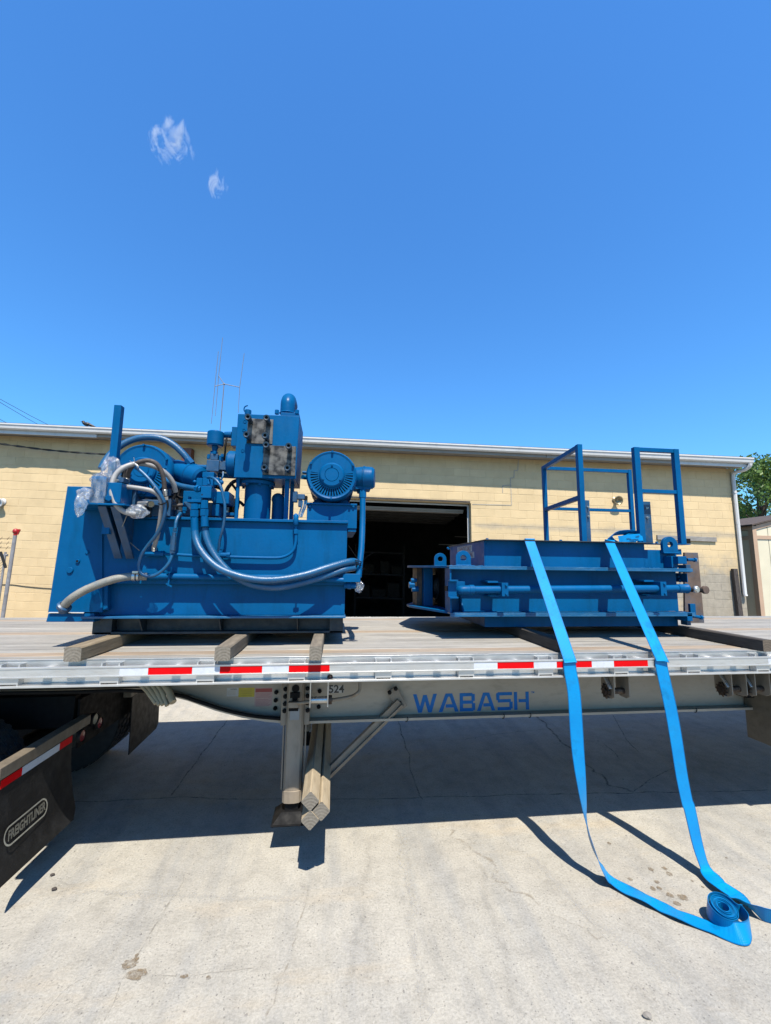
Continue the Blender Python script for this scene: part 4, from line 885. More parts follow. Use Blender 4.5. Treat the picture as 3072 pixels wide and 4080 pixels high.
# sliding winches under the rail
def winch(xa, xb, yc, first=False):
    a = P(xa, yc, 3.22).x; b = P(xb, yc, 3.22).x; zc = P((xa + xb) / 2, yc, 3.27).z
    w = bpy.data.objects.new('winch', None); COL.objects.link(w); w.parent = tr; w.location = V(((a + b) / 2, 3.22, zc)) - wloc(tr)
    s = MB()
    for x in (a, b): s.prism([(x - .004, 3.20, 1.337), (x - .004, 3.36, 1.337), (x - .004, 3.36, zc - .01), (x - .004, 3.32, zc - .05), (x - .004, 3.24, zc - .05), (x - .004, 3.20, zc - .03)], (.008, 0, 0))
    s.box((a - .004, 3.20, 1.329), (b + .004, 3.36, 1.3365)); obj('frame', s, ZINC if first else GALV, w, .0015, 0)
    s = MB(); s.cyl((a, 3.27, zc), (b, 3.27, zc), .024, .024, 14); obj('spool', s, RUSTZ if not first else ZINC, w)
    s = MB(); s.cyl((b + .005, 3.27, zc), (b + .03, 3.27, zc), .032, .030, 14); s.cyl((b + .0301, 3.27, zc), (b + .034, 3.27, zc), .012, .012, 8); obj('hub', s, RUSTZ, w)
    if not first:
        s = MB(); n = 11; pts = []
        for i in range(n):
            for f, r in ((0, .058), (.45, .044), (.9, .044)): t = 2 * math.pi * (i + f) / n; pts.append(V((a - .034, 3.27 + math.cos(t) * r, zc + math.sin(t) * r)))
        s.prism(pts, (.014, 0, 0)); s.cyl((a - .045, 3.27, zc), (a - .004, 3.27, zc), .026, .026, 12); obj('ratchet_wheel', s, RUSTZ, w, 0, 20)
        s = MB(); s.beam((a - .03, 3.29, 1.325), (a - .022, 3.215, zc + .03), .024, .014); obj('pawl', s, ZINC, w, .002, 0)
winch(2442, 2502, 2752); winch(2910, 2968, 2745); winch(3003, 3061, 2744); winch(1236, 1306, 2789, True)
for x in (5.2, 6.4, 7.6): winch(*[pix(V((x + d, 3.22, 1.19)))[0] for d in (-.06, .06)], pix(V((x, 3.27, 1.19)))[1])
p = P(1315, 2699, 3.155); s = MB(); s.lathe([(0, -.016), (.008, -.015), (.013, -.008), (.015, 0)], p, (0, 1, 0), 14); ml = obj('marker_light', s, mat('dark_amber_lens', (.14, .03, .008), .3), tr, 0, 50)
s = MB(); s.cyl(p + V((0, -.003, 0)), p + V((0, .006, 0)), .02, .02, 14); obj('rubber_ring', s, BLACK, ml)
# bundle of short pale tubes tied under the front of the deck
for (xa, ya, xb, yb, r) in ((580, 2748, 621, 2803, .014), (597, 2746, 636, 2808, .017), (617, 2744, 650, 2808, .016), (637, 2743, 667, 2811, .016), (668, 2748, 690, 2798, .025)):
    s = MB(); a, b = P(xa, ya, 3.46), P(xb, yb, 3.40); s.tube(cr([a + V((-.1, .05, .06)), a, a.lerp(b, .6), b], 3), r, 10); obj('conduit', s, mat('beige_conduit', (.56, .46, .30), .6, 0, .15, 9) if 'beige_conduit' not in bpy.data.materials else bpy.data.materials['beige_conduit'], tr, 0, 60)
s = MB(); s.tube(path([(0, 2762, 3.5), (300, 2757, 3.5), (520, 2752, 3.5), (700, 2768, 3.6), (790, 2795, 3.66), (900, 2830, 3.68), (1010, 2853, 3.69), (1120, 2864, 3.69)], None, 5), .014, 8); obj('air_line', s, BLACK, tr, 0, 60)
s = MB(); s.box((3.895, 3.46, .60), (3.93, 3.78, 1.335)); s.box((3.93, 3.47, .60), (4.7, 3.5, 1.335)); obj('support_panel', s, HANGER, tr, .004, 0)
s = MB(); s.box((3.80, 3.66, .98), (3.89, 3.78, 1.2)); obj('support_gusset', s, BLACK, tr, .01, 0)
for x, y in ((1622, 2862), (2006, 2850), (2112, 2846), (2772, 2826)):
    p = P(x, y, 3.70); s = MB(); s.tube(cr([p + V((0, 0, .012)), p + V((.006, -.006, 0)), p + V((0, -.004, -.022)), p + V((-.014, 0, -.026))], 4), .004, 5); obj('hook', s, CABLE, tr, 0, 60)
# ------------------------------------------------------------------ tractor whose rear end shows at the left
TXB = -2.0
tk = thing('truck_tractor', (-3.0, 4.39, 0), 'rear end of a dark semi truck under the trailer with mud flaps and tail lights', 'truck')
def flap(y0, y1, near):
    s = MB(); n = 8; vs = []
    for i in range(n + 1):
        z = .835 - (.835 - (.20 if near else .25)) * i / n; b = .10 * (i / n) ** 2.2 if near else .02 * i / n
        e = .06 if i == n else 0
        for x in (0, .008): vs += [V((TXB + x + b * .6, y0 + (0 if near else 0), z)), V((TXB + x + b, y1 - e, z + (e * .4 if i == n else 0)))]
    fs = []
    for i in range(n): a = i * 4; b = a + 4; fs += [(a, a + 1, b + 1, b), (a + 2, b + 2, b + 3, a + 3), (a, b, b + 2, a + 2), (a + 1, a + 3, b + 3, b + 1)]
    fs += [(0, 2, 3, 1), (4 * n, 4 * n + 1, 4 * n + 3, 4 * n + 2)]
    s.add(vs, fs); return obj('mud_flap', s, RUBBER, tk, 0, 50)
fl = flap(3.06, 3.79, True); flap(4.80, 5.50, False)
s = MB(); s.beam((TXB - .02, 3.035, .85), (TXB - .02, 4.02, .85), .075, .075); hb = obj('flap_hanger', s, HANGER, tk, .006, 0)
s = MB(); s.beam((TXB - .02, 3.034, .85), (TXB - .02, 3.020, .85), .055, .055); obj('end_socket', s, BLACK, hb)
s = MB(); s.beam((TXB - .02, 4.74, .85), (TXB - .02, 5.6, .85), .075, .075); obj('flap_hanger', s, HANGER, tk, .006, 0)
for y0, y1, m in ((2.99, 3.243, RED_TAPE), (3.2435, 3.63, WHITE_TAPE), (3.6305, 3.785, RED_TAPE)):
    s = MB(); s.box((TXB + .0095, max(y0, 3.062), .756), (TXB + .012, y1, .806)); obj('reflective_tape', s, m, fl, 0, 0)
# emblem on the near flap: a rounded outline with slanted capitals, following the flap's curve
ec = V((TXB + .066, 3.345, .345)); a0 = PX(25, 3345, TXB + .05); a1 = PX(190, 3205, TXB + .05)
ex = (a1 - a0).normalized(); ez = V((1, 0, 0)).cross(ex).normalized(); ec = (a0 + a1) / 2 + V((.006, 0, .0)); eL = (a1 - a0).length * .94
slope_ = .12
s = MB(); ro, ri = .058, .048; outer = []; inner = []
for i in range(40):
    t = 2 * math.pi * i / 40; cx = (eL / 2 - .035) * (1 if math.cos(t) > 0 else -1)
    for r, L in ((ro, outer), (ri, inner)): L.append(ec + ex * (cx + math.cos(t) * r) + ez * math.sin(t) * r)
fx_ = lambda p: V((TXB + .0125 + .092 * max(0, (.835 - p.z) / .635) ** 2.2, p.y, p.z))
outer = [fx_(p) for p in outer]; inner = [fx_(p) for p in inner]
s.add(outer + inner, [(i, (i + 1) % 40, 40 + (i + 1) % 40, 40 + i) for i in range(40)]); obj('emblem_ring', s, EMBLEM, fl, 0, 0)
Mx = Matrix.Translation(ec) @ Matrix(((ex.x, ez.x, 1, 0), (ex.y, ez.y, 0, 0), (ex.z, ez.z, 0, 0), (0, 0, 0, 1)))
t_ = text_obj('lettering', 'FREIGHTLINER', .073, Mx, EMBLEM, fl, .0002, 'CENTER', .73, .25, .04)
for v in t_.data.vertices: w_ = v.co + wloc(t_); w_ = fx_(w_) + V((.0006, 0, 0)); v.co = w_ - wloc(t_)
# tail light panel, frame rails, wheels
s = MB(); s.prism([(TXB - .06, 4.02, .62), (TXB - .06, 4.98, .62), (TXB - .06, 5.02, 1.02), (TXB - .06, 3.98, 1.02)], (-.02, 0, 0)); lp = obj('light_panel', s, BLACK, tk, .004, 0)
for px, py, m in ((322, 2932, RED_DULL), (392, 2880, RED_DULL), (374, 2865, CLEAR_LENS)):
    p = PX(px, py, TXB - .05); s = MB(); s.lathe([(.052, -.006), (.052, .012), (.046, .018), (.046, .01)], p, (1, 0, 0), 20); gm = obj('tail_light', s, RUBBER, lp, 0, 30)
    s = MB(); s.lathe([(.045, 0), (.043, .012), (0, .02)], p, (1, 0, 0), 20); obj('lens', s, m, gm, 0, 60)
for y in (4.0, 4.78): s = MB(); s.box((-6.5, y - .04, .80), (TXB - .09, y + .04, 1.05)); obj('frame_rail', s, BLACK, tk, .004, 0)
def tyre_mb():
    s = MB(); R = .51; pr = [(.28, -.13), (.40, -.145), (.47, -.135)]
    k = 6
    for i in range(k):
        a = -.125 + i * .25 / k; w = .25 / k; pr += [(R - .016, a), (R - .002, a + .008), (R, a + w - .010), (R - .016, a + w - .003)]
    pr += [(.47, .135), (.40, .145), (.28, .13)]; s.lathe(pr, (0, 0, 0), (0, 1, 0), 44); return s
def lug_mb():
    s = MB(); R = .512
    for i in range(46):
        t = 2 * math.pi * i / 46
        for yy in (-.085, 0, .085):
            c = V((math.cos(t + (yy != 0) * .07) * R, yy, math.sin(t + (yy != 0) * .07) * R)); rdir = V((c.x, 0, c.z)).normalized(); tg = V((-rdir.z, 0, rdir.x))
            a = [c + tg * (math.cos(h) * .028) + V((0, math.sin(h) * .036, 0)) for h in (0, 1.05, 2.09, 3.14, 4.19, 5.24)]
            s.prism(a, rdir * .007)
    return s
def rim_mb(): s = MB(); s.lathe([(.285, -.12), (.27, -.10), (.2, .02), (.12, .03), (.12, -.06), (0, -.06)], (0, 0, 0), (0, 1, 0), 24); return s
for xw in (-2.72, -4.05):
    for yw in (3.28, 3.60, 5.17, 5.49):
        share('tyre', 'tyre', tyre_mb, TYRE, (xw, yw, .515), tk)
        if xw > -3: share('tread', 'lug', lug_mb, TYRE, (xw, yw, .515), tk)
        share('rim', 'rim', rim_mb, GALV, (xw, yw, .515), tk)
    s = MB(); s.cyl((xw, 3.3, .52), (xw, 5.5, .52), .07, .07, 12); obj('axle', s, BLACK, tk)
s = MB(); s.box((-9.2, 3.2, .95), (-6.7, 5.58, 3.6)); s.box((-11.0, 3.45, .9), (-9.2005, 5.33, 2.1)); obj('cab', s, NAVY, tk, .08, 0)
for y in (3.35, 5.05): s = MB(); s.cyl((-8.6, y, .75), (-6.4, y, .75), .32, .32, 20); obj('fuel_tank', s, ALU, tk, .01)
for y in (3.28, 5.49): share('tyre', 'tyre', tyre_mb, TYRE, (-10.2, y, .515), tk); share('rim', 'rim', rim_mb, GALV, (-10.2, y, .515), tk)
s = MB(); s.box((-4.2, 3.7, 1.08), (-2.6, 5.1, 1.16)); obj('coupling_plate', s, BLACK, tk, .01, 0)

# ------------------------------------------------------------------ timbers
def timber(c0, c1, w, h, m, me_, label, rot=0, grp=None, rnd_=.006):
    c0, c1 = V(c0), V(c1); d = (c1 - c0).normalized(); sd = d.cross(V((0, 0, 1))).normalized(); u = sd.cross(d)
    R_ = Matrix.Rotation(rot, 3, d); sd, u = R_ @ sd, R_ @ u
    s = MB(); n = 7; c = .16; a = [(-1, -1 + c), (-1 + c, -1), (1 - c, -1), (1, -1 + c), (1, 1 - c), (1 - c, 1), (-1 + c, 1), (-1, 1 - c)]; k = len(a); vs = []
    sd_ = random.Random(int(c0.x * 100) + 7)
    for i in range(n + 1):
        p = c0.lerp(c1, i / n) + sd * sd_.uniform(-1, 1) * rnd_ * .5 + u * sd_.uniform(-.3, .3) * rnd_
        for x, y in a: vs.append(p + sd * (x * w / 2 * (1 + sd_.uniform(-.03, .03))) + u * (y * h / 2 * (1 + sd_.uniform(-.03, .03) * (1 if y > 0 else .2))))
    fs = [(i * k + j, i * k + (j + 1) % k, i * k + k + (j + 1) % k, i * k + k + j) for i in range(n) for j in range(k)]
    s.add(vs, fs, 0); s.add(vs[:k], [tuple(range(k - 1, -1, -1))], 1); s.add(vs[-k:], [tuple(range(k))], 1)
    o = obj('timber', s, [m, me_], None, 0, 30); tag(o, label, 'timber', grp); return o
hz = DZ + .047
G1 = 'timbers laid across the deck under the machines'; G2 = 'bundle of timbers hung under the trailer'
timber((-1.672, 3.09, hz), (-1.655, 5.5, hz), .105, .092, WOOD_A, END_GREY, 'tan cracked timber on the deck at the far left under the power unit', 0, G1, .008)
t2 = timber((-.722, 3.05, hz), (-.70, 5.5, hz), .10, .092, WOOD_B, END_GREY, 'grey round edged timber on the deck under the middle of the power unit', 0, G1)
timber((-.105, 3.02, hz), (-.10, 5.5, hz), .082, .092, WOOD_B, END_GREY, 'narrow grey brown timber on the deck under the right end of the power unit', 0, G1, .004)
timber((1.775, 3.20, hz), (1.755, 5.5, hz), .09, .092, WOOD_DK, END_DK, 'dark timber on the deck under the baler, half hidden by a blue strap', 0, G1, .004)
timber((3.465, 3.11, hz), (3.45, 5.5, hz), .085, .092, WOOD_DK, END_DK, 'dark split timber with a squared end at the right edge of the deck', 0, G1, .004)
qs = math.radians(45); e_ = .0895
for (px, py, lab, y1) in ((1236, 3193, 'upper left pale timber of the bundle hanging under the trailer', 5.5), (1280, 3233, 'right hand timber of the bundle hanging under the trailer, set a little back', 5.5), (1235, 3270, 'lowest timber of the bundle hanging under the trailer', 5.5)):
    Y0 = 3.15 if px < 1270 else 3.16; p = P(px, py, Y0); timber(p, (p.x, y1, p.z), e_, e_, WOOD_NEW, END_GREY, lab, qs, G2, .0)
# ================================================================== HYDRAULIC POWER UNIT (left machine)
pu = thing('hydraulic_power_unit', (-.9, 3.52, DZ + .093), 'blue hydraulic power unit with two motors, valve block and looping hoses on timbers', 'power unit')
def part(name, s, m=BLUE, bev=.003, sm=35, parent=None): return obj(name, s, m, parent or pu, bev, sm)
def pb(name, x0, y0, x1, y1, Y, dep, m=BLUE, bev=.003, parent=None): return part(name, pbox(x0, y0, x1, y1, Y, dep), m, bev, 35, parent)
ZB = DZ + .094
# tank: upper body, set-back lower body, rolled lips, skid underneath
s = MB(); s.box((-1.93, 3.545, 1.985), (.105, 4.9, 2.49)); part('tank_body', s)
s = MB(); s.box((-1.93, 3.60, 1.742), (.100, 4.88, 1.984)); tl_ = part('lower_tank', s)
s = MB(); s.box((-1.56, 3.512, 2.491), (.112, 4.92, 2.513)); part('tank_lid', s, BLUE, .003)
s = MB(); s.box((-1.875, 3.515, 1.724), (.108, 4.9, 1.7412)); part('bottom_lip', s, BLUE_WORN_SHEEN, .003)
s = MB(); s.box((-1.80, 3.70, ZB), (.085, 4.85, 1.7235)); s.box((-1.83, 3.62, ZB), (.09, 3.6995, ZB + .018)); s.box((-1.84, 3.62, ZB), (-1.70, 3.70, 1.723)); s.box((-.02, 3.62, ZB), (.09, 3.70, 1.723)); part('skid_frame', s, NAVY, .003)
for px in (572, 882, 1185):
    x = P(px, 2500, 3.66).x; s = MB(); s.prism([(x, 3.63, ZB + .0185), (x, 3.699, ZB + .0185), (x, 3.699, 1.723), (x, 3.55, 1.723)], (.008, 0, 0)); part('stiffener', s, NAVY, 0)
# side panel at the left end, its foot and plugs
YP = 3.533
q = [P(268, 1937, YP), P(425, 1941, YP), P(425, 2062, YP), P(408, 2062, YP), P(408, 2440, YP), P(190, 2441, YP)]
s = MB(); s.prism(q, (0, .0118, 0)); part('end_panel', s, BLUE, .004)
q2 = [P(272, 1942, YP) + V((.0, .013, 0)), P(425, 1945, YP) + V((0, .013, 0)), P(425, 2430, YP) + V((0, .013, 0)), P(200, 2430, YP) + V((0, .013, 0))]
s = MB(); s.prism(q2, (0, 1.28, 0)); part('end_box', s, BLUE, 0)
s = MB(); q3 = [P(192, 2444, YP + .005), P(375, 2444, YP + .005), P(375, 2478, YP + .005), P(183, 2478, YP + .005)]; s.prism(q3, (0, .6, 0)); part('end_foot', s, BLUE, .003)
s = MB(); s.beam(P(196, 2440.5, YP - .004), P(335, 2441.5, YP - .004), .012, .006); part('slot_edge', s, CREAM_TRIM, 0)
for px, py, r, h, mm in ((280, 2272, .024, .012, BLUE), (348, 2200, .014, .008, BLUE), (311, 2236, .016, .012, BLUE)):
    c = P(px, py, YP); s = MB(); s.lathe([(0, -h), (r * .85, -h), (r, -h * .6), (r, .0)], c, (0, 1, 0), 16); pl_ = part('plug', s, mm, 0)
    if px == 311: s = MB(); s.cyl(c + V((0, -h - .001, 0)), c + V((0, -h + .004, 0)), .009, .009, 12); part('plug_hole', s, BLACK, 0, 35, pl_)
# ----- motors
def motor(px, py, Yf, R, depth, name='electric_motor'):
    c = P(px, py, Yf); m_root = bpy.data.objects.new(name, None); COL.objects.link(m_root); m_root.parent = pu; m_root.location = c - wloc(pu)
    k = lambda nm, s, m=BLUE, bev=0, sm=35: obj(nm, s, m, m_root, bev, sm)
    ra, rb = R * .50, R * .86
    s = MB(); s.lathe([(rb, .006), (R * .93, 0), (R * .975, .012), (R, .035), (R, .16), (R * .985, .17), (R * .985, .005 + .17)], c, (0, 1, 0), 48)
    a0, a1 = math.radians(-188), math.radians(8); n = 24
    s.sector(c, ra, rb, a1, math.pi * 2 + a0, .006, .016, 20)
    step = (a1 - a0) / n
    for i in range(n):
        b0 = a0 + i * step; s.sector(c, ra, rb, b0 + step * .24, b0 + step * .76, .006, .016, 2)
    s.sector(c, ra, R * .535, a0, a1, .0055, .0165, 24); s.sector(c, R * .83, rb + .001, a0, a1, .0052, .0168, 24)
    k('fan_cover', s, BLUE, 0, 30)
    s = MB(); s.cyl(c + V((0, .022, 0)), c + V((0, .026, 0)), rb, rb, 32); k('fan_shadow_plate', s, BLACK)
    s = MB(); s.lathe([(ra + .004, .012), (ra * .96, -.012), (ra * .86, -.022), (ra * .56, -.022), (ra * .53, -.016), (ra * .50, -.022), (0, -.022)], c, (0, 1, 0), 36); k('hub', s, BLUE, 0, 25)
    for i in range(3):
        t = math.pi / 2 + i * 2.094; share('screw', 'mscrew', lambda: MB().cyl((0, 0, 0), (0, -.012, 0), .0095, .0085, 6), BLUE, c + V((math.cos(t) * ra * .76, -.02, math.sin(t) * ra * .76)), m_root)
    for t in (90, 28, 152, -90, -35, 215):
        t = math.radians(t); share('cover_bolt', 'cbolt', lambda: MB().cyl((0, 0, 0), (0, -.018, 0), .011, .010, 8), BLUE, c + V((math.cos(t) * R * .93, 0, math.sin(t) * R * .93)), m_root)
    s = MB(); s.cyl(c + V((0, .19, 0)), c + V((0, depth, 0)), R * .9, R * .9, 36)
    for i in range(36):
        t = 2 * math.pi * i / 36; d = V((math.cos(t), 0, math.sin(t))); s.beam(c + d * R * .93 + V((0, .2, 0)), c + d * R * .93 + V((0, depth - .02, 0)), .006 if abs(d.z) < .7 else .04, .04 if abs(d.z) < .7 else .006)
    s.lathe([(0, depth - .02), (R * .6, depth - .02), (R * .93, depth - .04), (R * .93, depth - .09)], c, (0, 1, 0), 32); k('motor_body', s, BLUE, 0, 30)
    for sg in (-1, 1):
        s = MB(); s.prism([c + V((sg * R * .52, .22, -R * .74)), c + V((sg * R * .86, .22, -R * 1.03)), c + V((sg * R * .86, .22, -R * 1.07)), c + V((sg * R * .3, .22, -R * 1.07)), c + V((sg * R * .3, .22, -R * .85))], (0, depth - .3, 0)); k('foot', s, BLUE, .003)
    return m_root, c
m1, c1 = motor(1322, 1893, 3.62, .2205, .78)
m2, c2 = motor(566, 1874, 3.70, .232, .78)
pb('motor_base', 1222, 2011, 1422, 2104, 3.70, .75, BLUE, .004); pb('base_flange', 1220, 2004, 1423, 2011, 3.68, .78, BLUE, .002)
for px in (1236, 1408): share('cover_bolt', 'cbolt', None, BLUE, P(px, 2018, 3.70), pu)
pb('lower_base', 1386, 2104, 1419, 2119, 3.71, .7, BLUE, .003)
# conduit box right of the right motor, and the big riser pipe below it
s = MB(); a, b = P(1404, 1905, 3.84), P(1500, 1905, 3.80); ax = (b - a).normalized()
s.lathe([(0, 0), (.082, 0), (.098, .02), (.104, .10), (.112, .105), (.112, .113), (.106, .118), (.100, .185), (.084, .205), (0, .208)], a, ax, 24); part('conduit_box', s, BLUE, 0, 25)
s = MB(); s.beam(a + V((.09, -.07, -.098)), a + V((.09, .08, -.098)), .15, .03); s.cyl(a + V((.085, -.0, -.14)), a + V((.085, 0, -.1)), .04, .045, 12); part('conduit_neck', s, BLUE, .004)
s = MB(); s.cyl(P(1445, 1950, 3.80), P(1445, 1985, 3.79), .034, .034, 8); part('pipe_union', s, BLUE, .002)
hose('riser_pipe', [(1445, 1980, 3.79), (1444, 2080, 3.74), (1440, 2180, 3.66), (1433, 2250, 3.60), (1428, 2300, 3.57)], .0265, BLUE, pu, None, 4, 14)
pb('end_plate', 1366, 2286, 1436, 2320, 3.50, .012, BLUE, .004)
s = MB(); s.cyl(P(1372, 2333, 3.56), P(1420, 2334, 3.54), .024, .024, 12); s.cyl(P(1385, 2333, 3.555), P(1398, 2333, 3.55), .032, .032, 6); part('pipe_stub', s, BLUE, .002)
# conduit box of the left motor (a fat cup leaning right)
a = P(704, 1874, 3.90); b = P(806, 1908, 3.74); ax = (b - a).normalized(); L_ = (b - a).length
s = MB(); s.lathe([(0, -.02), (.09, -.02), (.095, 0), (.100, L_ * .55), (.108, L_ * .56), (.108, L_ * .62), (.10, L_ * .64), (.092, L_ * .95), (.07, L_), (0, L_)], a, ax, 28); part('conduit_box', s, BLUE, 0, 25)
# ----- valve block with bare steel plates and socket bolts
VB = 3.60
fr = [P(948, 1648, VB), P(1193, 1657, VB), P(1178, 1908, VB), P(931, 1902, VB)]
s = MB(); s.prism(fr, (0, .46, 0)); vb = part('valve_block', s, BLUE, .005)
def vplate(x0, y0, x1, y1): return pb('bare_plate', x0, y0, x1, y1, VB - .012, .0118, STEEL_BARE, .001, vb)
vplate(985, 1669, 1087, 1767); vplate(1048, 1776, 1178, 1893)
def sock_mb():
    s = MB(); s.lathe([(.0, -.105), (.0, -.108), (.012, -.108), (.013, -.128), (.023, -.130), (.026, -.127), (.026, -.098), (.020, -.096), (.020, 0)], (0, 0, 0), (0, 1, 0), 18)
    return s
for px, py in ((988, 1662), (1062, 1665), (982, 1732), (1056, 1736), (1060, 1773), (1150, 1777), (1053, 1863), (1145, 1865)):
    # the head stands out towards the photographer, so its root lies a little nearer the middle of the picture
    p = P(px, py, VB - .13); p = V((p.x, VB - .012, p.z)); b_ = share('socket_bolt', 'sock', sock_mb, BLACK_BOLT, p, pu)
    share('hex_socket', 'hexs', lambda: MB().cyl((0, -.112, 0), (0, -.1085, 0), .0128, .0128, 6), BLACK, p, b_)
for px, py in ((972, 1714), (967, 1796), (976, 1680)):
    p = P(px, py, VB); s = MB(); s.lathe([(.011, -.004), (.013, -.004), (.013, 0)], p, (0, 1, 0), 14); s.cyl(p + V((0, -.001, 0)), p + V((0, .0, 0)), .010, .010, 12); part('port_plug', s, BLUE, 0, 35, vb)
pb('pipe_flange', 1118, 1644, 1192, 1657, VB + .12, .2, BLUE, .003)
for px in (1103, 1183): p = P(px, 1650, VB + .06); share('flange_bolt', 'fb', lambda: MB().cyl((0, 0, 0), (0, 0, .035), .02, .02, 6), BLUE, p, pu)
e0 = P(1145, 1652, VB + .22); s = MB(); s.tube(cr([e0, e0 + V((0, 0, .06)), e0 + V((0, .01, .115)), e0 + V((0, .07, .165)), e0 + V((0, .15, .18)), e0 + V((0, .26, .18))], 6), .0645, 22); part('elbow_pipe', s, BLUE, 0, 60)
s = MB(); s.lathe([(.066, -.006), (.074, 0), (.066, .008)], e0 + V((0, 0, .008)), (0, 0, 1), 22); part('weld_bead', s, BLUE, 0, 60)
s = MB(); p = P(988, 1648, VB + .1); s.cyl(p + V((0, 0, -.01)), p + V((0, 0, .03)), .028, .028, 10); s.tube(cr([p + V((-.02, 0, .01)), p + V((-.035, 0, .03)), p + V((-.03, 0, .06)), p + V((-.005, 0, .075))], 4), .006, 6); part('top_fitting', s, BLUE, 0)
pb('side_valve', 922, 1700, 943, 1776, VB + .1, .10); s = MB(); s.cyl(P(895, 1732, VB + .15), P(924, 1733, VB + .15), .026, .03, 12); s.cyl(P(889, 1738, VB + .15), P(899, 1738, VB + .15), .016, .016, 8); part('solenoid', s)
a = P(945, 1850, VB + .14); s = MB(); s.lathe([(0, -.075), (.10, -.075), (.114, -.06), (.114, 0), (0, 0)], a, (1, 0, 0), 32); part('round_flange', s, BLUE, 0, 30)
# breather and pilot valve left of the block
p0 = P(857, 1779, 3.72); p1 = P(857, 1722, 3.72); s = MB(); s.lathe([(0, 0), (.06, .0), (.069, .012), (.069, (p1 - p0).length - .008), (.064, (p1 - p0).length), (0, (p1 - p0).length)], p0, (0, 0, 1), 26); part('breather_can', s, BLUE, 0, 30)
s = MB(); s.cyl(P(855, 1802, 3.72), P(857, 1779, 3.72), .020, .028, 10); s.cyl(P(852, 1812, 3.72), P(853, 1800, 3.72), .036, .034, 6); part('breather_stem', s, BLUE)
o = pb('pilot_valve', 822, 1832, 872, 1877, 3.67, .11, BLUE_OLD, .004); pb('pilot_valve', 872, 1836, 905, 1872, 3.69, .09, BLUE_OLD, .004); pb('valve_cap', 838, 1808, 868, 1832, 3.68, .08, BLUE_OLD, .004); pb('valve_cap', 872, 1814, 890, 1836, 3.70, .06, BLUE, .004)
for px, py in ((853, 1803), (828, 1822), (883, 1815), (829, 1816)): s = MB(); p = P(px, py, 3.66); s.cyl(p + V((0, .02, -.01)), p + V((0, .02, .018)), .014, .014, 6); part('hex_cap', s, BLUE)
hose('link_pipe', [(774, 1861), (800, 1862), (835, 1863)], .0225, BLUE, pu, 3.78, 3, 12); hose('link_pipe', [(868, 1893), (905, 1896), (950, 1898)], .021, BLUE, pu, 3.80, 3, 12)
hose('jumper_hose', [(903, 1745, 3.70), (899, 1775, 3.68), (896, 1810, 3.70), (894, 1835, 3.72)], .008, BLACK, pu)
hose('jumper_hose', [(889, 1880, 3.66), (888, 1898, 3.64), (880, 1912, 3.64), (872, 1920, 3.66)], .0075, BLUE_HOSE, pu)
# support posts and cylinders under the valve block
z_top = 2.5135
def col_(px, y0, y1, Y, r, m=BLUE, n=20, name='support_post', sq=False):
    a, b = P(px, y1, Y), P(px, y0, Y); b = V((a.x, Y, b.z)); s = MB()
    if sq: s.box((a.x - r, Y - r, z_top), (a.x + r, Y + r, b.z))
    else: s.cyl((a.x, Y, z_top), b, r, r, n)
    return part(name, s, m, .002 if sq else 0)
col_(941, 1906, 2056, 3.66, .0155, name='support_post'); col_(1139, 1910, 2056, 3.68, .018, sq=True); col_(1160, 1915, 2056, 3.85, .017, sq=True); col_(1124, 1915, 2056, 4.0, .012)
col_(1024, 1922, 2056, 3.78, .112, name='ram_cylinder', n=36); col_(1108, 1990, 2056, 3.86, .058, name='accumulator', n=24)
s = MB(); c = P(1108, 1990, 3.86); s.sphere(c, .058, 18, 9); part('accumulator_dome', s, BLUE, 0, 60)
s = MB(); c = P(1024, 1922, 3.78); c.z = P(1024, 1916, 3.7).z; s.cyl(c + V((0, 0, -.03)), c + V((0, 0, -.001)), .155, .155, 30); part('cylinder_flange', s, BLUE, .003)
for a in range(0, 360, 45): t = math.radians(a + 20); share('flange_nut', 'fn', lambda: MB().cyl((0, 0, 0), (0, 0, -.016), .013, .013, 6), BLUE, c + V((math.cos(t) * .138, math.sin(t) * .138, -.03)), pu)
s = MB(); p = P(941, 2055, 3.66); s.cyl((p.x, 3.66, z_top), (p.x, 3.66, z_top + .012), .03, .022, 6); part('post_nut', s)
for px in (1090, 1118):  # bright gap parts seen between the posts
    pass
s = MB(); s.box((P(1085, 2000, 4.05).x, 4.05, z_top), (P(1130, 2000, 4.05).x, 4.07, 2.72)); part('back_plate', s, BLUE)
# junction valve and thin wires between block and right motor
pb('junction_block', 1166, 1957, 1184, 1999, 3.66, .06, BLUE_OLD); pb('junction_block', 1184, 1968, 1214, 1988, 3.64, .06, BLUE_OLD); pb('junction_block', 1188, 1988, 1202, 2018, 3.65, .05, BLUE_OLD); pb('junction_block', 1212, 1975, 1224, 2006, 3.66, .05, BLACK)
for dx in (0, 9, 16): hose('thin_hose', [(1205 + dx, 1995, 3.64), (1202 + dx, 2018, 3.63), (1194 + dx * .9, 2042, 3.62), (1189 + dx * .8, 2060, 3.60)], .006, BLUE_HOSE, pu)
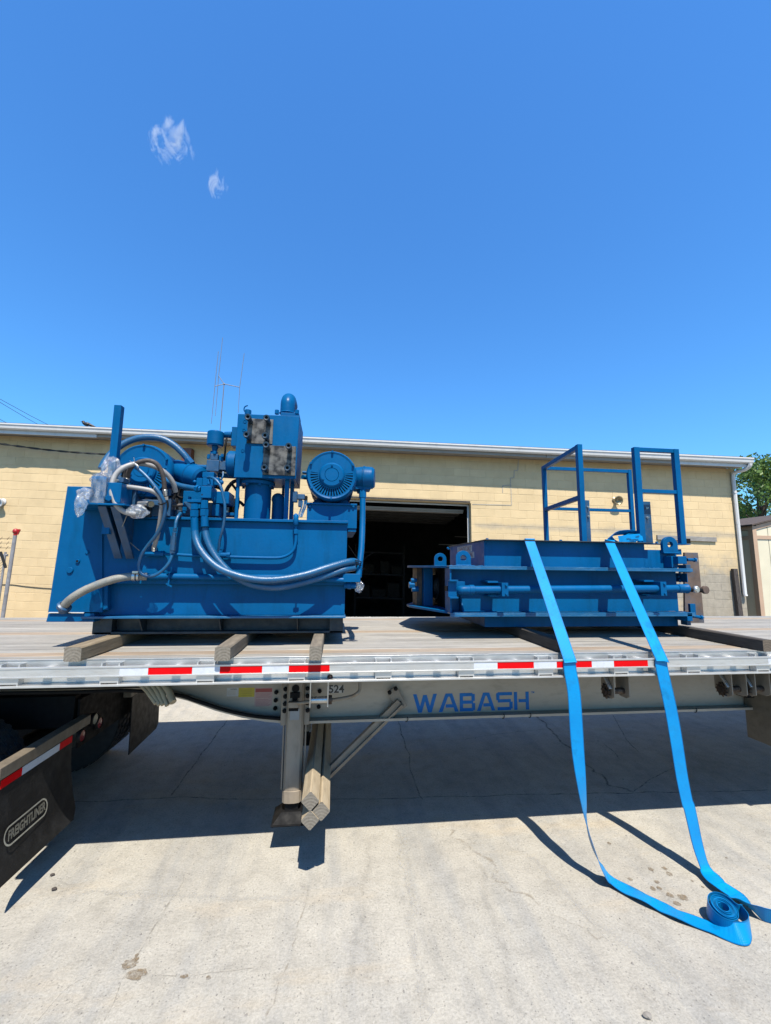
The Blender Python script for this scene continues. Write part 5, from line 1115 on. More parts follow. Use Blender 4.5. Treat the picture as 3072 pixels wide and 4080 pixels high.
# ----- manifold group in the middle
pb('manifold', 727, 1956, 802, 2058, 3.62, .2, BLUE, .004); pb('manifold', 806, 1880, 852, 1902, 3.60, .1); pb('manifold', 782, 1904, 806, 1936, 3.60, .12); pb('manifold', 806.5, 1902.5, 849, 1935, 3.58, .12)
mb_ = pb('front_valve', 799, 1936, 842, 1984, 3.44, .16, BLUE, .004); s = MB(); p = P(805, 1971, 3.44); s.cyl(p + V((0, -.0006, 0)), p + V((0, .002, 0)), .006, .006, 10); part('port_hole', s, BLACK, 0, 35, mb_)
pb('manifold', 848, 1958, 912, 2006, 3.60, .2, BLUE, .004); pb('manifold', 843, 2009, 872, 2056, 3.60, .16, BLUE, .004); pb('manifold', 744, 1990, 802, 2001, 3.47, .14, BLUE, .003); pb('manifold', 730, 2001, 848, 2056, 3.605, .1, BLUE_OLD, .004); pb('manifold', 851, 1902, 874, 1932, 3.62, .10)
for px, py in ((756, 1986), (851, 1989)): s = MB(); p = P(px, py, 3.54); s.cyl(p + V((0, 0, -.02)), p + V((0, 0, .014)), .014, .014, 6); part('cap_screw', s)
s = MB(); s.sphere(P(882, 1922, 3.62), .020, 12, 8); s.sphere(P(776, 1920, 3.6), .016, 12, 8); part('solenoid_knob', s, BLUE, 0, 60)
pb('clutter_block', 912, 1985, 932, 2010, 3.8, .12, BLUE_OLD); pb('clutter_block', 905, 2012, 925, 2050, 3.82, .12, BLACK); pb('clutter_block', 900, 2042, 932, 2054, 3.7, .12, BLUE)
hose('black_loop_hose', [(900, 1960, 3.86), (912, 1938, 3.88), (930, 1920, 3.9), (955, 1912, 3.92)], .017, BROWN_HOSE, pu); hose('black_loop_hose', [(912, 2010, 3.9), (930, 1998, 3.9), (955, 2000, 3.92), (972, 2015, 3.92)], .014, BROWN_HOSE, pu)
for px, y0, y1, y2, y3 in ((775, 2008, 2034, 2060, 2118), (815, 1994, 2030, 2056, 2100)):
    Yf = 3.44; s = MB(); s.cyl(P(px, y1 - 3, Yf), P(px, y0, Yf), .030, .027, 6); s.cyl(P(px - 1, y2, Yf), P(px, y1, Yf), .034, .034, 6); s.cyl(P(px, y1, Yf), P(px, y1 - 3, Yf), .024, .024, 12); part('hex_fitting', s, BLUE, .0015, 20)
    s = MB(); s.lathe([(.027, 0), (.030, .004), (.0285, .02), (.0285, .10), (.026, (P(px, y2, Yf) - P(px, y3, Yf)).length)], P(px + 1, y3, Yf), P(px, y2, Yf) - P(px + 1, y3, Yf), 18); part('hose_sleeve', s, BLUE, 0, 30)
s = MB(); s.beam(P(786, 2018, 3.46), P(808, 2026, 3.5), .05, .035); part('elbow_fitting', s, BLUE, .004)
# ----- the long hoses
def RB(n, base, amp): return [base + amp * math.sin(i * 2.1) for i in range(n)]
hA = [(776, 2112, 3.44), (780, 2145, 3.43), (796, 2185, 3.41), (826, 2225, 3.39), (868, 2261, 3.37), (920, 2285, 3.36), (985, 2303, 3.36), (1060, 2311, 3.36), (1140, 2305, 3.37), (1225, 2287, 3.40), (1300, 2263, 3.44), (1370, 2243, 3.50), (1405, 2237, 3.55), (1424, 2242, 3.62)]
hose('pressure_hose', hA, .0285, BLUE_HOSE, pu, None, 8, 14)
hB = [(816, 2096, 3.46), (822, 2140, 3.45), (842, 2190, 3.44), (876, 2240, 3.43), (930, 2292, 3.42), (1000, 2327, 3.40), (1080, 2340, 3.40), (1150, 2334, 3.41), (1235, 2314, 3.44), (1310, 2290, 3.47), (1370, 2270, 3.51), (1412, 2262, 3.57)]
hose('pressure_hose', hB, .0275, BLUE_HOSE, pu, None, 8, 14)
s = MB(); 
for k in range(3): s.tube(cr([P(1415 + k * 2, 2232 + k * 7, 3.53), P(1432, 2236 + k * 8, 3.54), P(1442, 2240 + k * 6, 3.6)], 3), .0035, 5)
s.tube([P(1436, 2240, 3.56), P(1410, 2205, 3.56), P(1388, 2172, 3.57)], .0022, 4); s.tube([P(1436, 2262, 3.56), P(1456, 2268, 3.55)], .0022, 4); s.tube([P(1440, 2240, 3.56), P(1466, 2215, 3.55), P(1488, 2200, 3.55)], .0016, 4); part('wire_tie', s, BLACK, 0)
hose('drain_pipe', [(560, 2297), (700, 2297), (900, 2301), (1150, 2302), (1368, 2312)], .0245, BLUE, pu, 3.515, 3, 14)
hose('suction_hose', [(585, 2297, 3.50), (553, 2297, 3.48), (520, 2297, 3.46), (470, 2304, 3.43), (410, 2322, 3.41), (350, 2346, 3.40), (300, 2374, 3.40), (268, 2400, 3.42), (250, 2424, 3.44)], .0295, OLD_HOSE, pu, None, 8, 16)
s = MB(); c = P(255, 2418, 3.44); s.lathe([(.036, -.02), (.048, -.012), (.05, .0), (.044, .014), (.033, .014)], c, (P(250, 2424, 3.44) - P(268, 2400, 3.42)), 22); s.cyl(P(255, 2436, 3.46), c, .034, .036, 16); part('hose_flange', s, BLUE_OLD, 0, 30)
s = MB(); s.lathe([(.031, 0), (.035, .003), (.035, .022), (.031, .025)], P(528, 2297, 3.465), (1, .1, 0), 18); s.lathe([(.031, 0), (.034, .003), (.034, .016), (.031, .018)], P(546, 2297, 3.47), (1, .1, 0), 18); s.box(P(540, 2282, 3.44) + V((-.02, -.01, -.004)), P(540, 2282, 3.44) + V((.02, .02, .012))); part('hose_clamp', s, ZINC, 0, 30)
for px in (680, 1186):
    s = MB(); c = P(px, 2298, 3.515); s.tube([c + V((0, math.sin(t) * .034 - .0, math.cos(t) * .034)) for t in [math.pi * (.0 + i / 8) * 1 + math.pi for i in range(9)]] , .006, 8)
    s.box(c + V((-.006, -.036, -.07)), c + V((.006, -.026, .03))); s.beam(c + V((-.02, -.03, .034)), c + V((.02, .03, .034)), .02, .012); s.beam(c + V((-.018, -.034, -.05)), c + V((.02, -.02, -.075)), .014, .012); part('pipe_clamp', s, BLUE, 0, 40)
Ymr = 3.505
hose('return_pipe', [(576, 2206), (680, 2208), (760, 2213), (870, 2217), (980, 2221), (1080, 2223), (1120, 2221), (1150, 2210), (1170, 2190), (1178, 2160), (1180, 2126)], .0125, BLUE, pu, Ymr, 5, 12)
s = MB(); s.cyl(P(1179, 2128, Ymr), P(1179, 2110, Ymr), .021, .021, 6); s.cyl(P(1179, 2110, Ymr), P(1179, 2094, Ymr), .012, .012, 10); part('sight_nut', s)
s = MB(); a, b = P(1179, 2090, 3.495), P(1179, 2052, 3.495); s.tube([a + V((0, 0, -.012)), a, a.lerp(b, .5), b, b + V((0, 0, .012))], [.008, .021, .022, .021, .008], 14); part('sight_gauge', s, BLUE, 0, 50)
for px in (612, 876): s = MB(); c = P(px, 2212 if px > 700 else 2206, Ymr); s.cyl(c + V((-.055, 0, 0)), c + V((.055, 0, 0)), .021, .021, 10); s.cyl(c + V((.056, 0, 0)), c + V((.08, 0, 0)), .024, .024, 6); s.cyl(c, c + V((0, 0, .045)), .018, .016, 10); s.cyl(c + V((0, 0, .046)), c + V((0, 0, .062)), .021, .021, 6); part('pipe_tee', s, BLUE, 0)
hose('pilot_hose', [(828, 1903, 3.50), (842, 1902, 3.45), (862, 1914, 3.42), (880, 1940, 3.41), (890, 1980, 3.41), (896, 2015, 3.41), (895, 2060, 3.42), (887, 2110, 3.44), (876, 2150, 3.47), (871, 2196, 3.50)], .0115, BLUE_HOSE, pu, None, 6, 10)
s = MB(); s.cyl(P(832, 1930, 3.48), P(832, 1910, 3.48), .016, .012, 8); part('elbow_fitting', s)
# loop of hoses at the left end
hose('bypass_hose', [(404, 1868, 3.62), (420, 1838, 3.64), (448, 1803, 3.67), (490, 1770, 3.70), (540, 1749, 3.72), (595, 1742, 3.73), (650, 1750, 3.74), (695, 1775, 3.75), (732, 1810, 3.76), (757, 1842, 3.77)], .0275, BLUE_HOSE, pu, None, 7, 16)
s = MB(); s.cyl(P(747, 1830, 3.77), P(764, 1850, 3.77), .036, .036, 6); s.cyl(P(758, 1845, 3.77), P(768, 1868, 3.77), .028, .026, 12); part('hose_end', s, BLUE)
hose('feed_hose', [(655, 1906, 3.60), (680, 1922, 3.56), (720, 1936, 3.52), (760, 1944, 3.48), (790, 1948, 3.46)], .0225, BLUE_HOSE, pu, None, 6, 12)
s = MB(); s.cyl(P(781, 1947, 3.47), P(791, 1948, 3.46), .03, .03, 6); s.cyl(P(791, 1948, 3.46), P(800, 1949, 3.46), .024, .024, 6); part('hose_end', s, BLUE)
hose('grey_loop_hose', [(700, 1960, 3.5), (690, 1925, 3.46), (665, 1890, 3.42), (630, 1866, 3.38), (590, 1852, 3.34), (555, 1848, 3.30), (525, 1851, 3.27), (490, 1865, 3.24), (461, 1892, 3.22), (446, 1930, 3.20), (445, 1968, 3.19), (458, 2003, 3.19), (482, 2030, 3.19), (508, 2044, 3.2), (540, 2049, 3.22)], .0185, GREY_HOSE, pu, None, 8, 14)
hose('brown_hose', [(508, 1907, 3.33), (512, 1883, 3.31), (527, 1858, 3.29), (555, 1841, 3.28), (590, 1835, 3.29), (620, 1845, 3.30), (641, 1872, 3.32), (652, 1910, 3.34), (656, 1950, 3.36)], .0165, BROWN_HOSE, pu, None, 8, 12)
s = MB(); s.lathe([(.017, 0), (.0185, .003), (.0185, .04), (.016, .043)], P(504, 1926, 3.34), P(508, 1906, 3.33) - P(504, 1926, 3.34), 14); s.cyl(P(502, 1934, 3.35), P(504, 1926, 3.34), .021, .021, 6); s.lathe([(.017, 0), (.0185, .003), (.0185, .045), (.016, .048)], P(659, 1976, 3.37), P(656, 1950, 3.36) - P(659, 1976, 3.37), 14); s.cyl(P(660, 1990, 3.38), P(659, 1977, 3.37), .021, .021, 6); part('crimped_ferrule', s, ZINC, 0, 30)
hose('grey_branch_hose', [(480, 1939, 3.28), (520, 1941, 3.26), (565, 1947, 3.26), (605, 1956, 3.27), (632, 1975, 3.29), (643, 2005, 3.31), (641, 2050, 3.34), (634, 2100, 3.38), (624, 2145, 3.43), (615, 2178, 3.48)], .0165, GREY_HOSE, pu, None, 7, 12)
s = MB(); s.cyl(P(614, 2192, 3.50), P(615, 2176, 3.48), .019, .019, 10); part('hose_end', s, ZINC, 0)
hose('blue_loop_hose', [(540, 1862, 3.28), (560, 1876, 3.27), (590, 1905, 3.26), (622, 1945, 3.26), (645, 1980, 3.27), (657, 2012, 3.29), (655, 2055, 3.31), (643, 2095, 3.34), (620, 2135, 3.37), (590, 2172, 3.40), (566, 2208, 3.42), (555, 2242, 3.43), (556, 2270, 3.43), (568, 2288, 3.43), (590, 2296, 3.43), (620, 2290, 3.43), (650, 2270, 3.43), (673, 2243, 3.43), (686, 2213, 3.44)], .0130, BLUE_HOSE, pu, None, 7, 12)
s = MB(); s.cyl(P(687, 2205, 3.45), P(687, 2194, 3.45), .02, .02, 6); s.cyl(P(688, 2194, 3.45), P(693, 2136, 3.45), .0225, .0225, 8); s.cyl(P(693, 2136, 3.45), P(695, 2122, 3.45), .016, .016, 8); s.cyl(P(696, 2118, 3.45), P(697, 2106, 3.45), .015, .015, 6); part('check_valve', s, BLUE_OLD, .001, 20)
hose('short_hose', [(698, 2106, 3.45), (702, 2078, 3.46), (710, 2058, 3.48), (720, 2046, 3.52)], .0135, BLUE_HOSE, pu, None, 5, 10)
s = MB(); s.tube(cr([P(536, 1846, 3.26), P(544, 1852, 3.245), P(551, 1860, 3.25), P(546, 1867, 3.28)], 4), .006, 6); s.beam(P(538, 1848, 3.25), P(533, 1822, 3.22), .004, .0015); s.beam(P(534, 1848, 3.25), P(517, 1836, 3.22), .004, .0015); s.beam(P(610, 1952, 3.25), P(617, 1938, 3.22), .004, .0015); part('cable_tie', s, CREAM_TRIM, 0)
s = MB(); s.tube(cr([P(630, 2006, 3.27), P(642, 2010, 3.265), P(655, 2005, 3.27), P(664, 1999, 3.30)], 4), .005, 6); part('cable_tie', s, BLACK, 0)
s = MB(); c = P(640, 2015, 3.78); s.lathe([(0, 0), (.06, 0), (.075, .015), (.075, .10), (.10, .11), (.10, .30), (0, .30)], c, (0, 1, 0), 24); part('pump_body', s, BLUE_OLD, 0, 30)
s = MB(); c = P(520, 2020, 3.80); s.lathe([(0, 0), (.05, 0), (.065, .015), (.065, .25), (0, .25)], c, (0, 1, 0), 20); part('pump_body', s, BLUE_OLD, 0, 30)
pb('dark_backing', 560, 1990, 730, 2056, 3.92, .2, NAVY, .004); pb('dark_backing', 690, 1930, 740, 2056, 3.86, .1, NAVY, .004); pb('dark_backing', 850, 1985, 940, 2056, 3.96, .12, NAVY, .004); pb('pump_mount', 470, 2030, 720, 2058, 3.7, .3, BLUE_OLD, .003)  # navy back blocks are added as dark backing for the shade between fittings
for pts_ in ([(640, 1995, 3.74), (660, 1975, 3.66), (690, 1975, 3.62), (728, 1985, 3.62)], [(560, 2035, 3.70), (600, 2042, 3.60), (650, 2040, 3.58), (700, 2048, 3.60)], [(850, 1940, 3.66), (880, 1950, 3.7), (900, 1990, 3.76), (905, 2030, 3.8)], [(925, 1930, 3.8), (945, 1960, 3.78), (950, 2010, 3.8), (940, 2050, 3.85)], [(735, 1935, 3.7), (715, 1960, 3.72), (705, 2000, 3.7), (708, 2045, 3.72)], [(580, 1990, 3.6), (620, 1998, 3.56), (665, 1992, 3.55), (690, 2000, 3.6)]): hose('black_hose', pts_, .011, BLACK, pu, None, 5, 8)
for px, py, Y in ((640, 1990, 3.74), (700, 2046, 3.6), (676, 1965, 3.5), (660, 2045, 3.55), (735, 2035, 3.55), (905, 2035, 3.78), (590, 2040, 3.58)): s = MB(); p = P(px, py, Y); s.cyl(p, p + V((0, 0, .03)), .017, .017, 6); s.cyl(p + V((0, 0, -.02)), p, .013, .013, 10); part('hose_fitting', s, (BLUE, BLUE_OLD, ZINC)[px % 3], 0)
# ----- wrapped valve on its bracket at the left end, post behind it
YB = 3.16
o = pb('bracket_valve', 419, 1922, 482, 2004, YB + .015, .17, BLUE, .005); pb('bracket_valve', 420, 1904, 437, 1922, YB + .03, .06, BLUE, .003); pb('bracket_valve', 454, 1902, 492, 1921, YB + .06, .08, BLUE_OLD, .003)
pb('bracket_valve', 360, 1897, 418, 2003, YB, .19, BLUE, .006)
s = MB(); s.cyl(P(432, 1984, YB + .015), P(432, 1984, YB - .015), .022, .022, 6); part('hex_plug', s, BLUE, .002)
zs_ = P(420, 2012, YB).z; xl_, xr2 = P(360, 2006, YB).x, P(500, 2006, YB).x
s = MB(); s.prism([(xl_, YB - .01, zs_), (xr2, YB - .01, zs_), (xr2 + .04, 3.531, zs_), (-1.935, 3.531, zs_), (-1.92, 3.42, zs_)], (0, 0, P(420, 2005, YB).z - zs_)); part('bracket_shelf', s, BLUE, .002)
s = MB()
for xa in (P(398, 2012, YB).x, P(478, 2012, YB + .1).x):
    zt = P(398, 2012, YB).z - .002; s.prism([(xa - .03, YB + .02, zt), (xa + .0, YB + .02, zt), (xa + .0, 3.499, zt - .40), (xa - .03, 3.499, zt - .40)], (0, .0, 0.0)) if 0 else None
    a = V((xa, YB + .03, zt)); b = V((xa, 3.49, zt - .36)); s.beam(a, b, .055, .014, V((0, .8, 1)))
    s.prism([(xa - .004, YB + .04, zt), (xa - .004, 3.498, zt), (xa - .004, 3.498, zt - .34)], (.008, 0, 0))
part('bracket_gusset', s, BLUE_OLD, .002)
pb('valve_bank', 480, 1940, 540, 2012, 3.36, .10, BLUE_OLD, .004); pb('valve_bank', 505, 1952, 640, 1978, 3.42, .08, BLUE, .004); pb('valve_bank', 520, 1990, 640, 2012, 3.40, .09, BLUE_OLD, .006); pb('valve_bank', 600, 1985, 680, 2056, 3.50, .1, BLUE_OLD, .006); pb('valve_bank', 470, 2012, 600, 2058, 3.48, .05, NAVY, .002)
for px in (510, 530, 545, 556, 575): s = MB(); p = P(px, 1962, 3.41); s.cyl(p + V((0, .01, 0)), p + V((0, -.02, 0)), .017, .017, 6); part('port_nut', s, BLUE)
s = MB(); s.cyl(P(552, 2008, 3.36), P(590, 2006, 3.35), .020, .020, 12); s.cyl(P(592, 2008, 3.36), P(603, 2009, 3.33), .024, .024, 8); part('tee_fitting', s, ZINC, 0); s = MB(); s.cyl(P(603, 2008, 3.32), P(603, 2008, 3.36), .021, .021, 8); part('brass_plug', s, BRASS, 0)
s = MB(); s.cyl(P(460, 1918, 3.2), P(480, 1914, 3.25), .012, .012, 8); s.cyl(P(480, 1906, 3.3), P(490, 1930, 3.3), .014, .014, 8); part('hose_barb', s, ZINC, 0)
hose('black_hose', [(495, 1925, 3.44), (493, 1895, 3.46), (497, 1868, 3.48)], .016, BLACK, pu)
for a, b in (((690, 1990), (700, 1955)), ((664, 1995), (664, 2030))): hose('black_hose', [a, ((a[0] + b[0]) / 2 + 3, (a[1] + b[1]) / 2), b], .012, BLACK, pu, 3.5)
hose('grey_stub_hose', [(640, 2013, 3.52), (690, 2014, 3.54), (728, 2012, 3.56)], .014, BROWN_HOSE, pu)
a, b = P(446, 1838, 3.30), P(470, 1613, 3.30); xm = (a.x + b.x) / 2
s = MB(); s.box((xm - .026, 3.30, 2.35), (xm + .026, 3.352, b.z)); part('square_post', s, BLUE, .003)
hose('tie_wire', [(504, 2056, 3.22), (497, 2075, 3.25), (487, 2100, 3.30), (488, 2125, 3.36), (505, 2150, 3.42), (530, 2172, 3.46), (556, 2194, 3.495)], .0028, OLD_HOSE, pu)
# clear plastic wrapped round loose ends
def wrap(c, r, sc, seed, label, sub=4, amp=.4):
    s = MB(); crumple(s, c, r, sc, seed, sub, amp * .7, 1.9); tag(obj('plastic_wrap', s, PLASTIC, None, 0, 40), label, 'plastic wrap', 'clear plastic wrapped round loose hose ends')
wrap(P(432, 1868, 3.22) + V((0, .04, 0)), .078, (.85, .7, 1.25), 2, 'crumpled clear plastic wrapped over the top of the left bracket valve')
wrap(P(392, 1905, 3.18) + V((0, .06, 0)), .072, (1.1, .8, .7), 6, 'shiny clear plastic folded over the upper left corner of the bracket valve')
pw = MB(); x0, x1 = P(359, 1960, 3.155).x, P(423, 1960, 3.155).x; z0, z1 = P(390, 2004, 3.155).z, P(390, 1900, 3.155).z; vs = []
for j in range(9):
    for i in range(15):
        f = i / 14; a_ = f * 3; x = x0 + (x1 - x0) * min(1, max(0, a_ - .6) / 1.8) ; y = 3.152 + (.19 * max(0, .6 - a_) / .6 if a_ < .6 else (.19 * (a_ - 2.4) / .6 if a_ > 2.4 else 0)); z = z0 + (z1 - z0) * j / 8
        k = .008 * noise.noise(V((f * 9, j * .5, 3))); vs.append(V((x + k * (1 if a_ > 2.4 else -1 if a_ < .6 else 0), y - abs(k) * (.6 < a_ < 2.4), z + k)))
pw.add(vs, [(j * 15 + i, j * 15 + i + 1, j * 15 + i + 16, j * 15 + i + 15) for j in range(8) for i in range(14)]); tag(obj('plastic_wrap', pw, PLASTIC, None, 0, 60), 'tight streaky clear plastic round the left bracket valve body', 'plastic wrap', 'clear plastic wrapped round loose hose ends')
wrap(P(340, 1966, 3.15), .047, (1.1, .8, .8), 8, 'twisted clear plastic at the left side of the bracket valve')
wrap(P(322, 2008, 3.14), .060, (.62, .45, 1.3), 11, 'clear plastic bag hanging lowest at the left of the bracket valve')
wrap(P(549, 2037, 3.20), .060, (1.15, .7, .8), 14, 'shiny plastic wad on the end of the grey loop hose')
wrap(P(1431, 2335, 3.55), .048, (.75, .7, 1.0), 17, 'small plastic wrap on the pipe stub at the right end of the power unit')
# loose electrical conduit elbow and pipes right of valve block
hose('motor_lead', [(1205, 1900, 3.8), (1215, 1902, 3.82), (1228, 1903, 3.84)], .020, BLUE, pu); hose('motor_lead', [(1205, 1882, 3.9), (1228, 1884, 3.9)], .014, BLUE, pu)
# ================================================================== BALER RAM BOX (right machine)
ba = thing('baler_ram_box', (2.3, 3.9, DZ + .093), 'long low blue baler ram box with welded guard rails on top, strapped to the trailer', 'baler')
def bp(name, s, m=BLUE, bev=.003, sm=35, parent=None): return obj(name, s, m, parent or ba, bev, sm)
def bb(name, x0, y0, x1, y1, Y, dep, m=BLUE, bev=.003, parent=None): return bp(name, pbox(x0, y0, x1, y1, Y, dep), m, bev, 35, parent)
YF = 3.92; XB0, XB1 = 1.415, 3.395; ZT = 2.398; BK = 5.10
ZF1, ZF0 = 2.146, 1.74                                             # the two side flanges
s = MB(); s.box((XB0, YF, ZB), (XB1, BK, ZF0 - .012)); bp('lower_body', s, BLUE, .004)
s = MB(); s.box((1.06, YF - .012, ZF0), (3.40, YF, ZF1)); s.box((1.06, BK - .012, ZF0), (3.40, BK, ZF1)); s.box((1.42, YF + .001, ZF0), (1.44, BK - .013, ZF1)); bp('side_web', s, BLUE, 0)
XH1 = 3.06
s = MB(); s.box((XB0, YF - .02, ZF1 + .0005), (XB0 + .012, BK, ZT)); s.box((XB0 + .0125, YF - .02, ZF1 + .0005), (XH1, YF - .008, ZT)); s.box((XB0 + .0125, BK - .012, ZF1 + .0005), (XH1, BK, ZT)); s.box((XH1 + .0005, YF - .02, ZF1 + .0005), (XH1 + .012, BK, ZT)); s.box((XB0 + .0125, YF - .0078, ZF1 + .002), (XH1, BK - .0125, ZF1 + .02)); bp('hopper', s, BLUE, .002)
s = MB(); s.box((XB0 - .012, YF - .098, ZT + .0005), (XH1 + .05, BK + .02, ZT + .010)); lid = bp('top_plate', s, NAVY, .002)
for px, py in ((1938, 2155), (2545, 2156), (2610, 2157), (2230, 2157)): p = P(px, py, YF); share('lid_bolt', 'lbolt', lambda: MB().cyl((0, 0, 0), (0, 0, .014), .014, .013, 6), BLUE, (p.x, YF - .02, ZT + .0102), ba)
for px, py in ((1941, 2166),): p = P(px, py, YF - .02); share('side_bolt', 'sbolt', lambda: MB().cyl((0, 0, 0), (0, -.012, 0), .012, .011, 6), BLUE, p, ba)
s = MB(); p = V((XB0 - .012, BK - .02, ZT - .03)); s.cyl(p, p + V((-.03, 0, .02)), .014, .012, 6); bp('side_bolt', s, BLUE)
s = MB(); s.box((1.035, YF - .16, ZF1), (XB1 + .06, YF - .0205, ZF1 + .012)); s.box((1.035, YF - .16, ZF1 - .02), (XB1 + .06, YF - .152, ZF1 - .0005)); bp('upper_flange', s, BLUE_WORN_SHEEN, .002)
s = MB(); s.box((1.04, YF - .16, ZF0 - .012), (XB1 + .05, YF - .0205, ZF0)); s.box((1.04, YF - .16, ZF0 - .034), (XB1 + .05, YF - .152, ZF0 - .0125)); bp('lower_flange', s, BLUE_WORN_SHEEN, .002)
# weld spatter along the flange by the lug, as small bumps
s = MB(); rnd = random.Random(4)
for i in range(26):
    x = rnd.uniform(1.05, 1.40); s.sphere((x, YF - .10 + rnd.uniform(-.02, .05), ZF1 + .013), rnd.uniform(.004, .009), 7, 5, (1.4, 1, .7))
for i in range(14): s.sphere((rnd.uniform(3.0, 3.4), YF - .03 + rnd.uniform(-.01, .01), ZF1 + .014), rnd.uniform(.004, .008), 7, 5, (1.6, 1, .7))
bp('weld_bead', s, BLUE, 0, 60)['kind'] = 'stuff'
# pointed nose: top and bottom plates, column, dark ram
nose_t = [(1.45, 3.80), (1.055, 3.80), (.80, 4.46), (.80, 4.62), (1.055, 5.22), (1.45, 5.22)]
s = MB(); s.prism([(x, y, ZF1 - .008) for x, y in nose_t], (0, 0, .021)); bp('nose_plate', s, BLUE, .002)
s = MB(); s.prism([(x if x < 1.4 else 1.5, y + .02, ZF0 - .016) for x, y in nose_t], (0, 0, .021)); bp('nose_plate', s, BLUE, .002)
s = MB(); s.box((1.10, 4.05, ZF0 + .006), (1.11, 5.08, ZF1 - .009)); bp('void_shade_sheet', s, BLACK, 0)  # black sheet painted for the shaded void around the ram
Yn = 4.5; xa, xb, xc = P(1658, 2330, Yn).x, P(1679, 2330, Yn).x, P(1723, 2330, Yn - .1).x
s = MB(); s.box((xa, Yn - .04, ZF0 + .006), (xb - .001, Yn + .2, ZF1 - .009)); bp('nose_end_bar', s, RUSTY, .004)
s = MB(); s.box((xb, Yn - .12, ZF0 + .006), (xc, Yn + .22, ZF1 - .009)); bp('nose_column', s, BLUE, .006)
s = MB(); c = P(1648, 2335, Yn - .06); s.cyl(c + V((-.02, 0, -.03)), c + V((.05, 0, -.03)), .03, .03, 8); s.cyl(c + V((-.05, 0, 0.01)), c + V((.01, 0, .01)), .035, .035, 6); s.cyl(c + V((-.03, -.01, .06)), c + V((.03, -.01, .06)), .022, .022, 6); bp('pin_nut', s, BLUE, .002)
s = MB(); c = P(1745, 2335, 4.6); s.cyl((xc + .02, 4.55, c.z), (1.3, 4.55, c.z), .12, .12, 28); s.cyl((xc + .06, 4.55, c.z), (xc + .10, 4.55, c.z), .15, .15, 28); bp('ram_cylinder', s, NAVY, 0)
s = MB(); s.box((1.045, YF - .14, ZF0 + .001), (1.0595, YF + .03, ZF1 - .009)); bp('end_gusset', s, BLUE, 0)
# lifting lugs (rounded plates with a hole)
def lug(cx, Y, z0, w, h, t, hr):
    s = MB(); n = 20; out = []; 
    for i in range(n + 1): a = math.pi * i / n; out.append((cx + math.cos(a) * w / 2, z0 + h - w / 2 + math.sin(a) * w / 2))
    out += [(cx - w / 2, z0), (cx + w / 2, z0)]
    hc = (cx, z0 + h - w / 2); m_ = len(out)
    inn = []
    for (x, z) in out:
        a = math.atan2(z - hc[1], x - hc[0]); inn.append((hc[0] + math.cos(a) * hr, hc[1] + math.sin(a) * hr))
    vs = [V((x, Y, z)) for x, z in out] + [V((x, Y, z)) for x, z in inn] + [V((x, Y + t, z)) for x, z in out] + [V((x, Y + t, z)) for x, z in inn]
    fs = []
    for i in range(m_):
        j = (i + 1) % m_; fs += [(i, j, m_ + j, m_ + i), (2 * m_ + i, 3 * m_ + i, 3 * m_ + j, 2 * m_ + j), (i, 2 * m_ + i, 2 * m_ + j, j), (m_ + i, m_ + j, 3 * m_ + j, 3 * m_ + i)]
    s.add(vs, fs)
    s.tube([V((cx - w / 2, Y - .004, z0 + .004)), V((cx + w / 2, Y - .004, z0 + .004))], .009, 6); return s
for (x0, x1, y0, y1, Y, hr) in ((1817, 1877, 2193, 2252, 3.93, .030), (1731, 1779, 2203, 2250, 4.92, .032)):
    cx = P((x0 + x1) / 2, y1, Y).x; w = P(x1, y1, Y).x - P(x0, y1, Y).x; zt = P(x0, y0, Y).z; bp('lifting_lug', lug(cx, Y, ZF1 + .0135, w, zt - ZF1 - .0135, .024, hr), BLUE, .003)
cx = P(2671, 2170, 3.86).x; w = P(2700, 2190, 3.86).x - P(2640, 2190, 3.86).x; z0 = P(2671, 2205, 3.86).z; bp('lifting_lug', lug(cx, 3.86, z0, w, P(2671, 2138, 3.86).z - z0, .035, .030), BLUE, .003)
s = MB(); a = P(2614, 2190, YF - .02); b = P(2722, 2265, YF - .02); s.box((XH1 + .013, YF - .018, ZF1 + .0125), (3.42, YF + .6, P(2650, 2192, YF).z)); bp('end_box', s, BLUE, .004)
bb('end_box_cap', 2690, 2188, 2716, 2210, YF + .02, .4, BLUE, .003)
# stickers on the left face of the hopper
MS = Matrix(((0, 0, -1, XB0 - .0016), (-1, 0, 0, 0), (0, 1, 0, 0), (0, 0, 0, 1)))
for (xa_, ya_, xb_, yb_, txt) in ((1823, 2177, 1881, 2199, 'CLEAN OUT DAILY'), (1823, 2205, 1890, 2222, 'SHUT OFF BEFORE CLEANING')):
    y0 = PX(xa_, (ya_ + yb_) / 2, XB0).y; y1 = PX(xb_, (ya_ + yb_) / 2, XB0).y; zc = PX((xa_ + xb_) / 2, (ya_ + yb_) / 2, XB0).z; hgt = .068 if txt[0] == 'C' else .062
    y0 = min(y0, BK - .03); s = MB(); s.box((XB0 - .0012, y1, zc - hgt / 2), (XB0 - .0002, y0, zc + hgt / 2)); st = bp('sticker', s, STICKER, 0, 0)
    Mx = Matrix.Translation((0, (y0 + y1) / 2, zc)) @ MS; text_obj('lettering', txt, hgt * 1.05, Mx, RED_INK, st, .0002, 'CENTER', (y0 - y1) / (len(txt) * hgt * 1.05 * .66))
